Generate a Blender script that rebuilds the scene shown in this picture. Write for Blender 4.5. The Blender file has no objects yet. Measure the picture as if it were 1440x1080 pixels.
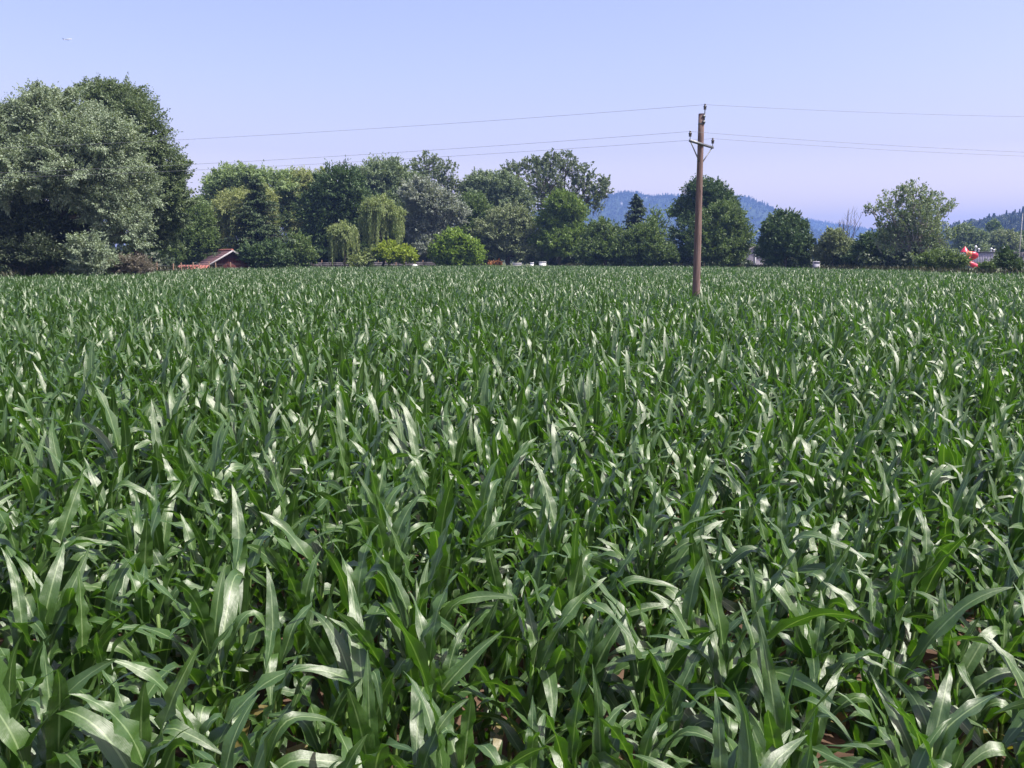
import bpy, math, random
import numpy as np
from mathutils import Vector, Matrix

rng = np.random.default_rng(7)
random.seed(7)
R = math.radians
C = bpy.context.scene.collection
sc = bpy.context.scene

# ------------------------------------------------------------------ camera
CAMZ = 2.13
FPX = 1247.0                      # focal length in pixels of the 1440 px frame
PITCH = math.atan((540 - 362) / FPX)
cd = bpy.data.cameras.new('camera'); cam = bpy.data.objects.new('camera', cd); C.objects.link(cam)
cd.sensor_width = 36; cd.lens = 36 * FPX / 1440; cd.clip_end = 30000; cd.clip_start = 0.05
cam.location = (0, 0, CAMZ); cam.rotation_euler = (R(90) - PITCH, 0, 0)
sc.camera = cam


def at(px, py, Y):
    u = (px - 720) / FPX; v = (540 - py) / FPX
    dy = math.cos(PITCH) + v * math.sin(PITCH); dz = -math.sin(PITCH) + v * math.cos(PITCH)
    t = Y / dy
    return Vector((u * t, Y, CAMZ + dz * t))


def ppm(Y):                       # pixels per metre at depth Y
    return FPX / Y


# ------------------------------------------------------------------ object helpers
def tag(o, label=None, cat=None, group=None, kind=None):
    if label: o['label'] = label
    if cat: o['category'] = cat
    if group: o['group'] = group
    if kind: o['kind'] = kind
    return o


def empty(name, loc, label, cat, group=None):
    o = bpy.data.objects.new(name, None); C.objects.link(o)
    o.location = loc; o.empty_display_size = 0.2
    return tag(o, label, cat, group)


def mesh_np(name, V, F, mat, parent=None, attrs=None, uv=None, smooth=False, link=True):
    """V n x 3, F list of arrays (k x 3 or k x 4); object coordinates."""
    V = np.asarray(V, dtype=np.float32)
    if not isinstance(F, list): F = [F]
    F = [np.asarray(f, dtype=np.int32) for f in F if len(f)]
    me = bpy.data.meshes.new(name)
    me.vertices.add(len(V)); me.vertices.foreach_set('co', V.ravel())
    loops = np.concatenate([f.ravel() for f in F]) if F else np.zeros(0, np.int32)
    tot = np.concatenate([np.full(len(f), f.shape[1], np.int32) for f in F]) if F else np.zeros(0, np.int32)
    if len(loops):
        me.loops.add(len(loops)); me.loops.foreach_set('vertex_index', loops)
        me.polygons.add(len(tot))
        me.polygons.foreach_set('loop_start', np.concatenate([[0], np.cumsum(tot)[:-1]]).astype(np.int32))
        me.polygons.foreach_set('loop_total', tot)
        if smooth: me.polygons.foreach_set('use_smooth', np.ones(len(tot), bool))
    me.update(calc_edges=True)
    for k, (typ, arr) in (attrs or {}).items():
        a = me.attributes.new(k, typ, 'POINT')
        arr = np.asarray(arr)
        if typ == 'FLOAT_VECTOR': a.data.foreach_set('vector', arr.astype(np.float32).ravel())
        elif typ == 'INT': a.data.foreach_set('value', arr.astype(np.int32))
        else: a.data.foreach_set('value', arr.astype(np.float32))
    if uv is not None and len(loops):
        l = me.uv_layers.new(name='uv'); l.data.foreach_set('uv', np.asarray(uv, np.float32)[loops].ravel())
    if mat is not None: me.materials.append(mat)
    o = bpy.data.objects.new(name, me)
    if link: C.objects.link(o)
    if parent is not None: o.parent = parent
    return o


class MB:
    """collects shapes for one mesh"""
    def __init__(s): s.v = []; s.q = []; s.t = []; s.n = 0
    def add(s, V, Q=(), T=()):
        V = np.asarray(V, float).reshape(-1, 3); s.v.append(V)
        if len(Q): s.q.append(np.asarray(Q, int) + s.n)
        if len(T): s.t.append(np.asarray(T, int) + s.n)
        s.n += len(V); return s
    def box(s, a, b, bev=0.0):
        x0, y0, z0 = a; x1, y1, z1 = b
        return s.add([(x0, y0, z0), (x1, y0, z0), (x1, y1, z0), (x0, y1, z0), (x0, y0, z1), (x1, y0, z1), (x1, y1, z1), (x0, y1, z1)],
                     [(0, 3, 2, 1), (4, 5, 6, 7), (0, 1, 5, 4), (1, 2, 6, 5), (2, 3, 7, 6), (3, 0, 4, 7)])
    def hexa(s, pts):
        return s.add(pts, [(0, 3, 2, 1), (4, 5, 6, 7), (0, 1, 5, 4), (1, 2, 6, 5), (2, 3, 7, 6), (3, 0, 4, 7)])
    def bar(s, p, q, w, h, up=(0, 0, 1)):
        p = np.asarray(p, float); q = np.asarray(q, float); d = (q - p) / np.linalg.norm(q - p)
        up = np.asarray(up, float); sd = np.cross(d, up)
        if np.linalg.norm(sd) < 1e-4: sd = np.cross(d, (1, 0, 0))
        sd /= np.linalg.norm(sd); u2 = np.cross(sd, d)
        o = [(-1, -1), (1, -1), (1, 1), (-1, 1)]
        P = [e + sd * a * w / 2 + u2 * b * h / 2 for e in (p, q) for a, b in o]
        return s.hexa(P)
    def tube(s, pts, rad, sides=8, cap=True):
        P = np.asarray(pts, float); n = len(P)
        rad = np.broadcast_to(np.asarray(rad, float), (n,))
        T = np.gradient(P, axis=0); T /= (np.linalg.norm(T, axis=1, keepdims=True) + 1e-9)
        ref = np.array((0.0, 0, 1)) if abs(T[0][2]) < 0.9 else np.array((1.0, 0, 0))
        A = np.cross(T, ref); A /= (np.linalg.norm(A, axis=1, keepdims=True) + 1e-9); B = np.cross(T, A)
        an = np.arange(sides) / sides * 2 * math.pi
        V = P[:, None] + rad[:, None, None] * (A[:, None] * np.cos(an)[None, :, None] + B[:, None] * np.sin(an)[None, :, None])
        i = np.arange(n - 1)[:, None] * sides; j = np.arange(sides)[None]; k = (j + 1) % sides
        Q = np.stack([i + j, i + k, i + sides + k, i + sides + j], -1).reshape(-1, 4)
        V = V.reshape(-1, 3); Tt = []
        if cap:
            c0 = len(V); V = np.vstack([V, P[:1], P[-1:]])
            for a in range(sides):
                b = (a + 1) % sides
                Tt += [(c0, b, a), (c0 + 1, (n - 1) * sides + a, (n - 1) * sides + b)]
        return s.add(V, Q, Tt)
    def lathe(s, prof, base=(0, 0, 0), sides=16):
        P = [(0, 0, z) for _, z in prof]
        an = np.arange(sides) / sides * 2 * math.pi
        V = np.array([[(r * math.cos(a), r * math.sin(a), z) for a in an] for r, z in prof]).reshape(-1, 3) + np.asarray(base, float)
        n = len(prof); i = np.arange(n - 1)[:, None] * sides; j = np.arange(sides)[None]; k = (j + 1) % sides
        Q = np.stack([i + j, i + k, i + sides + k, i + sides + j], -1).reshape(-1, 4)
        return s.add(V, Q)
    def build(s, name, mat, parent=None, smooth=False):
        V = np.vstack(s.v)
        F = []
        if s.q: F.append(np.vstack(s.q))
        if s.t: F.append(np.vstack(s.t))
        return mesh_np(name, V, F, mat, parent, smooth=smooth)


# ------------------------------------------------------------------ materials
def new_mat(name):
    m = bpy.data.materials.new(name); m.use_nodes = True
    nt = m.node_tree; b = nt.nodes['Principled BSDF']; return m, nt, b


def N(nt, typ, **kw):
    n = nt.nodes.new(typ)
    for k, v in kw.items(): setattr(n, k, v)
    return n


def noise_mat(name, c1, c2, scale=4.0, rough=0.8, spec=0.3, bump=0.0, metallic=0.0, stretch=(1, 1, 1), detail=6):
    m, nt, b = new_mat(name)
    tc = N(nt, 'ShaderNodeTexCoord'); mp = N(nt, 'ShaderNodeMapping'); mp.inputs['Scale'].default_value = stretch
    nz = N(nt, 'ShaderNodeTexNoise'); nz.inputs['Scale'].default_value = scale; nz.inputs['Detail'].default_value = detail
    rp = N(nt, 'ShaderNodeValToRGB'); rp.color_ramp.elements[0].position = 0.3; rp.color_ramp.elements[1].position = 0.7
    rp.color_ramp.elements[0].color = (*c1, 1); rp.color_ramp.elements[1].color = (*c2, 1)
    L = nt.links.new
    L(tc.outputs['Object'], mp.inputs['Vector']); L(mp.outputs[0], nz.inputs['Vector']); L(nz.outputs['Fac'], rp.inputs['Fac']); L(rp.outputs[0], b.inputs['Base Color'])
    b.inputs['Roughness'].default_value = rough; b.inputs['Specular IOR Level'].default_value = spec; b.inputs['Metallic'].default_value = metallic
    if bump:
        bp = N(nt, 'ShaderNodeBump'); bp.inputs['Strength'].default_value = bump; L(nz.outputs['Fac'], bp.inputs['Height']); L(bp.outputs[0], b.inputs['Normal'])
    return m


def foliage_mat(name, c1, c2, trans=0.3, tcol=None, rough=0.5, spec=0.35):
    """leaf colour runs from c1 to c2 by each leaf's own random number"""
    m, nt, b = new_mat(name); L = nt.links.new
    at_ = N(nt, 'ShaderNodeAttribute', attribute_name='rnd')
    rp = N(nt, 'ShaderNodeValToRGB'); rp.color_ramp.elements[0].color = (*c1, 1); rp.color_ramp.elements[1].color = (*c2, 1)
    L(at_.outputs['Fac'], rp.inputs['Fac']); L(rp.outputs[0], b.inputs['Base Color'])
    b.inputs['Roughness'].default_value = rough; b.inputs['Specular IOR Level'].default_value = spec
    tr = N(nt, 'ShaderNodeBsdfTranslucent')
    mx = N(nt, 'ShaderNodeMix', data_type='RGBA', blend_type='MULTIPLY'); mx.inputs['Factor'].default_value = 1
    L(rp.outputs[0], mx.inputs[6]); mx.inputs[7].default_value = (*(tcol or (1.3, 1.3, 0.5)), 1); L(mx.outputs[2], tr.inputs['Color'])
    ms = N(nt, 'ShaderNodeMixShader'); ms.inputs[0].default_value = trans
    L(b.outputs[0], ms.inputs[1]); L(tr.outputs[0], ms.inputs[2]); L(ms.outputs[0], nt.nodes['Material Output'].inputs['Surface'])
    return m


def maize_leaf_mat():
    m, nt, b = new_mat('maize_leaf'); L = nt.links.new
    rnd = N(nt, 'ShaderNodeAttribute', attribute_name='rnd')
    uv = N(nt, 'ShaderNodeUVMap'); sp = N(nt, 'ShaderNodeSeparateXYZ'); L(uv.outputs[0], sp.inputs[0])
    oi = N(nt, 'ShaderNodeObjectInfo')
    ad = N(nt, 'ShaderNodeMath', operation='MULTIPLY_ADD'); L(oi.outputs['Random'], ad.inputs[0]); ad.inputs[1].default_value = 0.4
    sc_ = N(nt, 'ShaderNodeMath', operation='MULTIPLY'); L(rnd.outputs['Fac'], sc_.inputs[0]); sc_.inputs[1].default_value = 0.6; L(sc_.outputs[0], ad.inputs[2])
    rp = N(nt, 'ShaderNodeValToRGB'); e = rp.color_ramp.elements
    e[0].color = (0.025, 0.068, 0.010, 1); e[1].color = (0.060, 0.130, 0.020, 1)
    L(ad.outputs[0], rp.inputs['Fac'])
    # fine parallel veins along the leaf
    mp = N(nt, 'ShaderNodeMapping'); mp.inputs['Scale'].default_value = (9, 1.2, 1); L(uv.outputs[0], mp.inputs['Vector'])
    nz = N(nt, 'ShaderNodeTexNoise'); nz.inputs['Scale'].default_value = 3; nz.inputs['Detail'].default_value = 4; L(mp.outputs[0], nz.inputs['Vector'])
    vr = N(nt, 'ShaderNodeMapRange'); vr.inputs['From Min'].default_value = 0.3; vr.inputs['From Max'].default_value = 0.7
    vr.inputs['To Min'].default_value = 0.66; vr.inputs['To Max'].default_value = 1.34; L(nz.outputs['Fac'], vr.inputs['Value'])
    mv = N(nt, 'ShaderNodeMix', data_type='RGBA', blend_type='MULTIPLY'); mv.inputs['Factor'].default_value = 1
    L(rp.outputs[0], mv.inputs[6]); L(vr.outputs[0], mv.inputs[7])
    # pale midrib
    ab = N(nt, 'ShaderNodeMath', operation='ABSOLUTE'); L(sp.outputs['X'], ab.inputs[0])
    mr = N(nt, 'ShaderNodeMapRange'); mr.inputs['From Min'].default_value = 0.05; mr.inputs['From Max'].default_value = 0.11
    mr.inputs['To Min'].default_value = 0.8; mr.inputs['To Max'].default_value = 0; L(ab.outputs[0], mr.inputs['Value'])
    mm = N(nt, 'ShaderNodeMix', data_type='RGBA'); L(mr.outputs[0], mm.inputs['Factor']); L(mv.outputs[2], mm.inputs[6]); mm.inputs[7].default_value = (0.21, 0.30, 0.13, 1)
    dg = N(nt, 'ShaderNodeMath', operation='GREATER_THAN'); L(rnd.outputs['Fac'], dg.inputs[0]); dg.inputs[1].default_value = 0.97
    dm = N(nt, 'ShaderNodeMix', data_type='RGBA'); L(dg.outputs[0], dm.inputs['Factor']); L(mm.outputs[2], dm.inputs[6]); dm.inputs[7].default_value = (0.20, 0.165, 0.055, 1); mm = dm
    L(mm.outputs[2], b.inputs['Base Color'])
    rr = N(nt, 'ShaderNodeMapRange'); rr.inputs['To Min'].default_value = 0.34; rr.inputs['To Max'].default_value = 0.56; L(nz.outputs['Fac'], rr.inputs['Value']); L(rr.outputs[0], b.inputs['Roughness'])
    b.inputs['Specular IOR Level'].default_value = 1.0; b.inputs['Coat Weight'].default_value = 0.42; b.inputs['Coat Roughness'].default_value = 0.50
    w = N(nt, 'ShaderNodeMath', operation='SINE'); wm = N(nt, 'ShaderNodeMath', operation='MULTIPLY'); L(sp.outputs['X'], wm.inputs[0]); wm.inputs[1].default_value = 50; L(wm.outputs[0], w.inputs[0])
    bp = N(nt, 'ShaderNodeBump'); bp.inputs['Strength'].default_value = 0.12; bp.inputs['Distance'].default_value = 0.004; L(w.outputs[0], bp.inputs['Height'])
    mp2 = N(nt, 'ShaderNodeMapping'); mp2.inputs['Scale'].default_value = (1.2, 22, 1); L(uv.outputs[0], mp2.inputs['Vector'])
    nz2 = N(nt, 'ShaderNodeTexNoise'); nz2.inputs['Scale'].default_value = 1.0; nz2.inputs['Detail'].default_value = 3; L(mp2.outputs[0], nz2.inputs['Vector'])
    bp2 = N(nt, 'ShaderNodeBump'); bp2.inputs['Strength'].default_value = 0.16; bp2.inputs['Distance'].default_value = 0.02; L(nz2.outputs['Fac'], bp2.inputs['Height']); L(bp.outputs[0], bp2.inputs['Normal']); L(bp2.outputs[0], b.inputs['Normal'])
    tr = N(nt, 'ShaderNodeBsdfTranslucent')
    mx = N(nt, 'ShaderNodeMix', data_type='RGBA', blend_type='MULTIPLY'); mx.inputs['Factor'].default_value = 1
    L(mm.outputs[2], mx.inputs[6]); mx.inputs[7].default_value = (1.45, 1.8, 0.35, 1); L(mx.outputs[2], tr.inputs['Color'])
    ms = N(nt, 'ShaderNodeMixShader'); ms.inputs[0].default_value = 0.30
    L(b.outputs[0], ms.inputs[1]); L(tr.outputs[0], ms.inputs[2]); L(ms.outputs[0], nt.nodes['Material Output'].inputs['Surface'])
    return m


M = {}
M['maize_leaf'] = maize_leaf_mat()
M['maize_stalk'] = noise_mat('maize_stalk', (0.09, 0.16, 0.04), (0.16, 0.24, 0.07), 9, 0.5, 0.4, stretch=(4, 4, 1))
M['soil'] = noise_mat('soil', (0.065, 0.040, 0.028), (0.14, 0.09, 0.062), 7, 0.95, 0.15, 0.6)
M['bark'] = noise_mat('bark', (0.05, 0.042, 0.034), (0.13, 0.11, 0.09), 5, 0.9, 0.2, 0.5, stretch=(3, 3, 0.6))
M['pale_bark'] = noise_mat('pale_bark', (0.16, 0.15, 0.13), (0.36, 0.34, 0.31), 4, 0.85, 0.2, 0.3, stretch=(1, 1, 1.6))
M['wood_pole'] = noise_mat('wood_pole', (0.070, 0.050, 0.045), (0.240, 0.168, 0.150), 5, 0.85, 0.2, 0.4, stretch=(9, 9, 0.35))
M['post_wood'] = noise_mat('post_wood', (0.12, 0.075, 0.052), (0.22, 0.14, 0.098), 6, 0.85, 0.2, 0.3, stretch=(4, 4, 1))
M['grey_board'] = noise_mat('grey_board', (0.06, 0.056, 0.062), (0.12, 0.112, 0.125), 3, 0.85, 0.2, 0.2)
M['steel'] = noise_mat('steel', (0.10, 0.11, 0.12), (0.18, 0.19, 0.20), 12, 0.5, 0.5, metallic=0.4)
M['insulator'] = noise_mat('insulator', (0.03, 0.025, 0.022), (0.05, 0.04, 0.035), 6, 0.2, 0.6)
M['wire'] = noise_mat('wire', (0.16, 0.17, 0.19), (0.24, 0.25, 0.27), 6, 0.5, 0.4)
M['roof_tile'] = noise_mat('roof_tile', (0.070, 0.042, 0.047), (0.130, 0.076, 0.080), 3, 0.85, 0.2, 0.4, stretch=(1, 1, 1))
M['ridge_tile'] = noise_mat('ridge_tile', (0.26, 0.09, 0.07), (0.40, 0.16, 0.12), 6, 0.8, 0.3, 0.3)
M['orange_tile'] = noise_mat('orange_tile', (0.24, 0.080, 0.062), (0.38, 0.150, 0.115), 5, 0.8, 0.3, 0.3)
M['red_wall'] = noise_mat('red_wall', (0.055, 0.019, 0.018), (0.105, 0.038, 0.034), 4, 0.85, 0.2, 0.3, stretch=(3, 3, 0.4))
M['trim_white'] = noise_mat('trim_white', (0.26, 0.25, 0.26), (0.40, 0.39, 0.40), 5, 0.6, 0.3)
M['white'] = noise_mat('white', (0.66, 0.67, 0.7), (0.8, 0.8, 0.82), 5, 0.5, 0.4)
M['red_plastic'] = noise_mat('red_plastic', (0.50, 0.018, 0.045), (0.62, 0.035, 0.07), 2, 0.35, 0.5)
M['orange_plastic'] = noise_mat('orange_plastic', (0.62, 0.16, 0.07), (0.72, 0.26, 0.1), 2, 0.35, 0.5)
M['grey_cladding'] = noise_mat('grey_cladding', (0.24, 0.24, 0.30), (0.34, 0.335, 0.40), 2, 0.7, 0.3, 0.1, stretch=(5, 5, 0.4))
M['mauve_wall'] = noise_mat('mauve_wall', (0.30, 0.28, 0.34), (0.42, 0.39, 0.46), 2, 0.8, 0.2)
M['dark_roof'] = noise_mat('dark_roof', (0.09, 0.085, 0.095), (0.15, 0.14, 0.15), 4, 0.8, 0.2, 0.2)
M['glass'] = noise_mat('glass', (0.03, 0.035, 0.045), (0.05, 0.055, 0.065), 2, 0.1, 0.6)
M['plane_white'] = noise_mat('plane_white', (0.6, 0.62, 0.66), (0.75, 0.76, 0.8), 0.3, 0.35, 0.5)
M['plane_dark'] = noise_mat('plane_dark', (0.02, 0.022, 0.03), (0.04, 0.045, 0.06), 0.3, 0.4, 0.5)
# foliage of each kind of tree
FOL = {
    'silver': foliage_mat('silver_willow_leaf', (0.143, 0.200, 0.120), (0.319, 0.391, 0.274), 0.22),
    'greywillow': foliage_mat('grey_willow_leaf', (0.110, 0.163, 0.085), (0.230, 0.299, 0.175), 0.25),
    'darkwillow': foliage_mat('dark_willow_leaf', (0.075, 0.118, 0.056), (0.169, 0.225, 0.111), 0.25),
    'pale': foliage_mat('pale_willow_leaf', (0.148, 0.223, 0.095), (0.281, 0.371, 0.174), 0.3),
    'yellow': foliage_mat('yellow_willow_leaf', (0.180, 0.229, 0.084), (0.332, 0.372, 0.158), 0.3),
    'weep': foliage_mat('weeping_willow_leaf', (0.158, 0.219, 0.079), (0.294, 0.357, 0.151), 0.3),
    'dark': foliage_mat('dark_broad_leaf', (0.038, 0.077, 0.032), (0.097, 0.158, 0.055), 0.22),
    'shade': foliage_mat('painted_shade_leaf', (0.022, 0.038, 0.020), (0.060, 0.084, 0.040), 0.18),  # near-black green: the big willow's shade painted into the leaf colour
    'mid': foliage_mat('mid_green_leaf', (0.063, 0.116, 0.038), (0.151, 0.216, 0.068), 0.28),
    'bright': foliage_mat('bright_green_leaf', (0.084, 0.152, 0.036), (0.190, 0.275, 0.069), 0.32),
    'lime': foliage_mat('lime_leaf', (0.156, 0.240, 0.025), (0.324, 0.396, 0.052), 0.35),
    'limegreen': foliage_mat('lime_green_leaf', (0.110, 0.200, 0.033), (0.248, 0.352, 0.063), 0.35),
    'bluegrey': foliage_mat('blue_grey_leaf', (0.158, 0.198, 0.156), (0.316, 0.356, 0.303), 0.2),
    'olive': foliage_mat('olive_leaf', (0.114, 0.156, 0.077), (0.263, 0.314, 0.175), 0.25),
    'poplar': foliage_mat('poplar_leaf', (0.077, 0.116, 0.064), (0.184, 0.233, 0.142), 0.28),
    'birch': foliage_mat('birch_leaf', (0.116, 0.165, 0.098), (0.230, 0.300, 0.186), 0.3),
    'spruce': foliage_mat('spruce_needles', (0.030, 0.056, 0.028), (0.079, 0.120, 0.048), 0.12),
    'brown': foliage_mat('dry_brown_leaf', (0.108, 0.098, 0.074), (0.207, 0.190, 0.152), 0.2),
    'weed': foliage_mat('weed_leaf', (0.025, 0.040, 0.016), (0.075, 0.072, 0.040), 0.25),
    'marigold': foliage_mat('orange_flower', (0.16, 0.075, 0.03), (0.36, 0.16, 0.05), 0.25, (1, 1, 1)),
    'hill': foliage_mat('hill_wood_leaf', (0.028, 0.048, 0.026), (0.038, 0.060, 0.032), 0.1),
    'wood': foliage_mat('far_wood_leaf', (0.022, 0.040, 0.020), (0.055, 0.082, 0.036), 0.15),
}

# ------------------------------------------------------------------ setting: ground
gm, nt, b = new_mat('meadow'); L = nt.links.new
tc = N(nt, 'ShaderNodeTexCoord'); n1 = N(nt, 'ShaderNodeTexNoise'); n1.inputs['Scale'].default_value = 0.05; n1.inputs['Detail'].default_value = 8
n2 = N(nt, 'ShaderNodeTexNoise'); n2.inputs['Scale'].default_value = 3; n2.inputs['Detail'].default_value = 6
L(tc.outputs['Object'], n1.inputs['Vector']); L(tc.outputs['Object'], n2.inputs['Vector'])
rp = N(nt, 'ShaderNodeValToRGB'); rp.color_ramp.elements[0].color = (0.05, 0.075, 0.022, 1); rp.color_ramp.elements[1].color = (0.12, 0.13, 0.05, 1)
ad = N(nt, 'ShaderNodeMath', operation='MULTIPLY_ADD'); L(n2.outputs['Fac'], ad.inputs[0]); ad.inputs[1].default_value = 0.5; L(n1.outputs['Fac'], ad.inputs[2])
sb = N(nt, 'ShaderNodeMath', operation='SUBTRACT'); L(ad.outputs[0], sb.inputs[0]); sb.inputs[1].default_value = 0.25
L(sb.outputs[0], rp.inputs['Fac']); L(rp.outputs[0], b.inputs['Base Color']); b.inputs['Roughness'].default_value = 0.95
GX, GY0, GY1 = 4200, -600, 5200
g = mesh_np('ground', [(-GX, GY0, 0), (GX, GY0, 0), (GX, GY1, 0), (-GX, GY1, 0)], np.array([[0, 1, 2, 3]]), gm)
tag(g, 'flat green meadow under and around the trees', kind='structure')

FIELD = [(-44, 1.5), (-42, 52), (-33, 57), (-31, 80), (-32, 96), (-25, 113), (-12.5, 128), (0, 130), (17.6, 121), (31.0, 104), (34.6, 90), (35.4, 76), (35.8, 62), (44, 50), (46, 1.5)]
poly = np.array(FIELD)


def in_poly(x, y, P):
    c = np.zeros(len(x), bool); n = len(P); j = n - 1
    for i in range(n):
        xi, yi = P[i]; xj, yj = P[j]
        k = ((yi > y) != (yj > y)) & (x < (xj - xi) * (y - yi) / (yj - yi + 1e-12) + xi)
        c ^= k; j = i
    return c


# soil of the field, gently rough
SX = np.concatenate([np.linspace(-46, -12, 18), np.linspace(-11.5, 11.5, 93), np.linspace(12, 48, 19)])
SY = np.concatenate([np.linspace(0.6, 14, 68), np.linspace(15, 132, 60)])
gx, gy = np.meshgrid(SX, SY)
gz = 0.03 + 0.025 * np.sin(gx * 3.1 + np.sin(gy * 2.3)) * np.cos(gy * 2.7 + gx) + rng.normal(0, 0.012, gx.shape)
gz = np.maximum(gz, 0.006)
V = np.stack([gx, gy, gz], -1).reshape(-1, 3)
w_, h_ = len(SX), len(SY)
i = np.arange(h_ - 1)[:, None] * w_ + np.arange(w_ - 1)[None]
Q = np.stack([i, i + 1, i + w_ + 1, i + w_], -1).reshape(-1, 4)
cxy = V[Q].mean(1); keep = in_poly(cxy[:, 0], cxy[:, 1], poly)
so = mesh_np('soil', V, Q[keep], M['soil'], smooth=True)
tag(so, 'reddish brown soil between the maize rows', kind='structure')


# ------------------------------------------------------------------ maize
def maize_leaf(h0, r0, Ln, W, a0, bend, p, az, sway, twist, wamp, wfreq, ph, n, m, kink=None):
    s = np.linspace(0, 1, n + 1)
    th = a0 + bend * s ** p
    if kink: th = th + kink[1] / (1 + np.exp(-(s - kink[0]) * 28))
    th = np.minimum(th, R(172))
    azs = az + sway * s ** 2
    ds = Ln / n
    T = np.stack([np.sin(th) * np.cos(azs), np.sin(th) * np.sin(azs), np.cos(th)], -1)
    P = np.zeros((n + 1, 3)); P[1:] = np.cumsum((T[:-1] + T[1:]) / 2 * ds, 0)
    P += np.array((r0 * math.cos(az), r0 * math.sin(az), h0))
    S = np.stack([-np.sin(azs), np.cos(azs), np.zeros_like(azs)], -1)
    Nn = np.cross(S, T); 
    ph_t = twist * s ** 1.4
    S2 = S * np.cos(ph_t)[:, None] + Nn * np.sin(ph_t)[:, None]; N2 = -S * np.sin(ph_t)[:, None] + Nn * np.cos(ph_t)[:, None]
    w = W * np.minimum(1, 0.5 + 1.6 * s) * np.clip(1 - s ** 2.3, 0, 1) ** 0.95 + 0.0015
    t = np.linspace(-1, 1, m + 1)
    fold = 0.12 + 0.75 * np.exp(-s * 4.5)
    wave = wamp * np.sin(np.minimum(1, s * 4) * 0) + wamp * np.sin(2 * math.pi * wfreq * s + ph)
    wave2 = wamp * np.sin(2 * math.pi * wfreq * 1.13 * s + ph * 1.7 + 1.9)
    env = np.minimum(1, s * 4) * np.minimum(1, (1 - s) * 3)
    V = P[:, None] + S2[:, None] * (t[None, :, None] * w[:, None, None] / 2)
    off = np.abs(t)[None] * (w / 2 * fold)[:, None] + np.where(t[None] > 0, (wave * env)[:, None], (wave2 * env)[:, None]) * (np.abs(t)[None] ** 1.5)
    V = V - N2[:, None] * off[:, :, None]
    UV = np.stack([np.broadcast_to(t[None], (n + 1, m + 1)), np.broadcast_to((s * Ln)[:, None], (n + 1, m + 1))], -1)
    i = np.arange(n)[:, None] * (m + 1) + np.arange(m)[None]
    Q = np.stack([i, i + 1, i + m + 2, i + m + 1], -1).reshape(-1, 4)
    return V.reshape(-1, 3), Q, UV.reshape(-1, 2)


def maize_parts(r, n=13, m=4, sides=7):
    """one plant: (stalk arrays, list of leaf arrays)"""
    H = r.uniform(0.88, 1.08)
    lean = r.normal(0, 0.035, 2)
    nl = int(r.integers(10, 13))
    az0 = r.uniform(0, 2 * math.pi)
    leaves = []
    cols = []
    for k in range(nl):
        f = k / (nl - 1)
        h = 0.16 + (H - 0.16) * f ** 0.85
        az = az0 + (k % 2) * math.pi + r.normal(0, 0.30)
        if f > 0.79:       # the whorl
            Ln = r.uniform(0.40, 0.66); a0 = R(r.uniform(4, 22)); bend = R(r.uniform(10, 65)); W = r.uniform(0.068, 0.100)
        elif f > 0.45:
            Ln = r.uniform(0.54, 0.80); a0 = R(r.uniform(11, 30)); bend = R(r.uniform(22, 112)); W = r.uniform(0.086, 0.118)
        else:
            Ln = r.uniform(0.50, 0.70); a0 = R(r.uniform(24, 48)); bend = R(r.uniform(50, 120)); W = r.uniform(0.088, 0.115)
        kink = (r.uniform(0.36, 0.68), R(r.uniform(45, 125))) if r.random() < 0.55 - 0.25 * (f > 0.83) and f < 0.95 else None
        if kink: bend *= 0.5
        leaves.append(maize_leaf(h, 0.008, Ln, W, a0, bend, r.uniform(1.3, 2.6), az, r.normal(0, 0.45), r.normal(0, 0.9), r.uniform(0.007, 0.022), r.uniform(2.0, 5.2), r.uniform(0, 6.28), n, m, kink))
        cols.append(1.0 if (k < 2 and r.random() < 0.10) else np.clip(0.35 + 0.35 * f + r.normal(0, 0.22), 0, 0.95))
    zs = np.linspace(0, H + 0.06, 7)
    P = np.stack([lean[0] * zs * zs * 0, lean[1] * zs * 0, zs], -1)
    mb = MB(); mb.tube(P, np.linspace(0.0155, 0.010, 7), sides)
    sv = np.vstack(mb.v); sq = np.vstack(mb.q); st = np.vstack(mb.t)
    def shear(V):
        V = V.copy(); V[:, 0] += lean[0] * V[:, 2] ** 1.5; V[:, 1] += lean[1] * V[:, 2] ** 1.5; return V
    return (shear(sv), sq, st), [(shear(a), q, u, c) for (a, q, u), c in zip(leaves, cols)]


def leaf_mesh(name, lv):
    V, Q, U, c = lv
    o = mesh_np(name, V, Q, M['maize_leaf'], attrs={'rnd': ('FLOAT', np.full(len(V), c))}, uv=U, smooth=True, link=False)
    return o.data


def join_leaves(name, lvs):
    Vs, Qs, Us, Cs, n = [], [], [], [], 0
    for V, Q, U, c in lvs:
        Vs.append(V); Qs.append(Q + n); Us.append(U); Cs.append(np.full(len(V), c)); n += len(V)
    return mesh_np(name, np.vstack(Vs), np.vstack(Qs), M['maize_leaf'], attrs={'rnd': ('FLOAT', np.concatenate(Cs))}, uv=np.vstack(Us), smooth=True, link=False)


def stalk_mesh(name, st):
    V, q, t = st
    return mesh_np(name, V, [q, t], M['maize_stalk'], smooth=True, link=False).data


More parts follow.
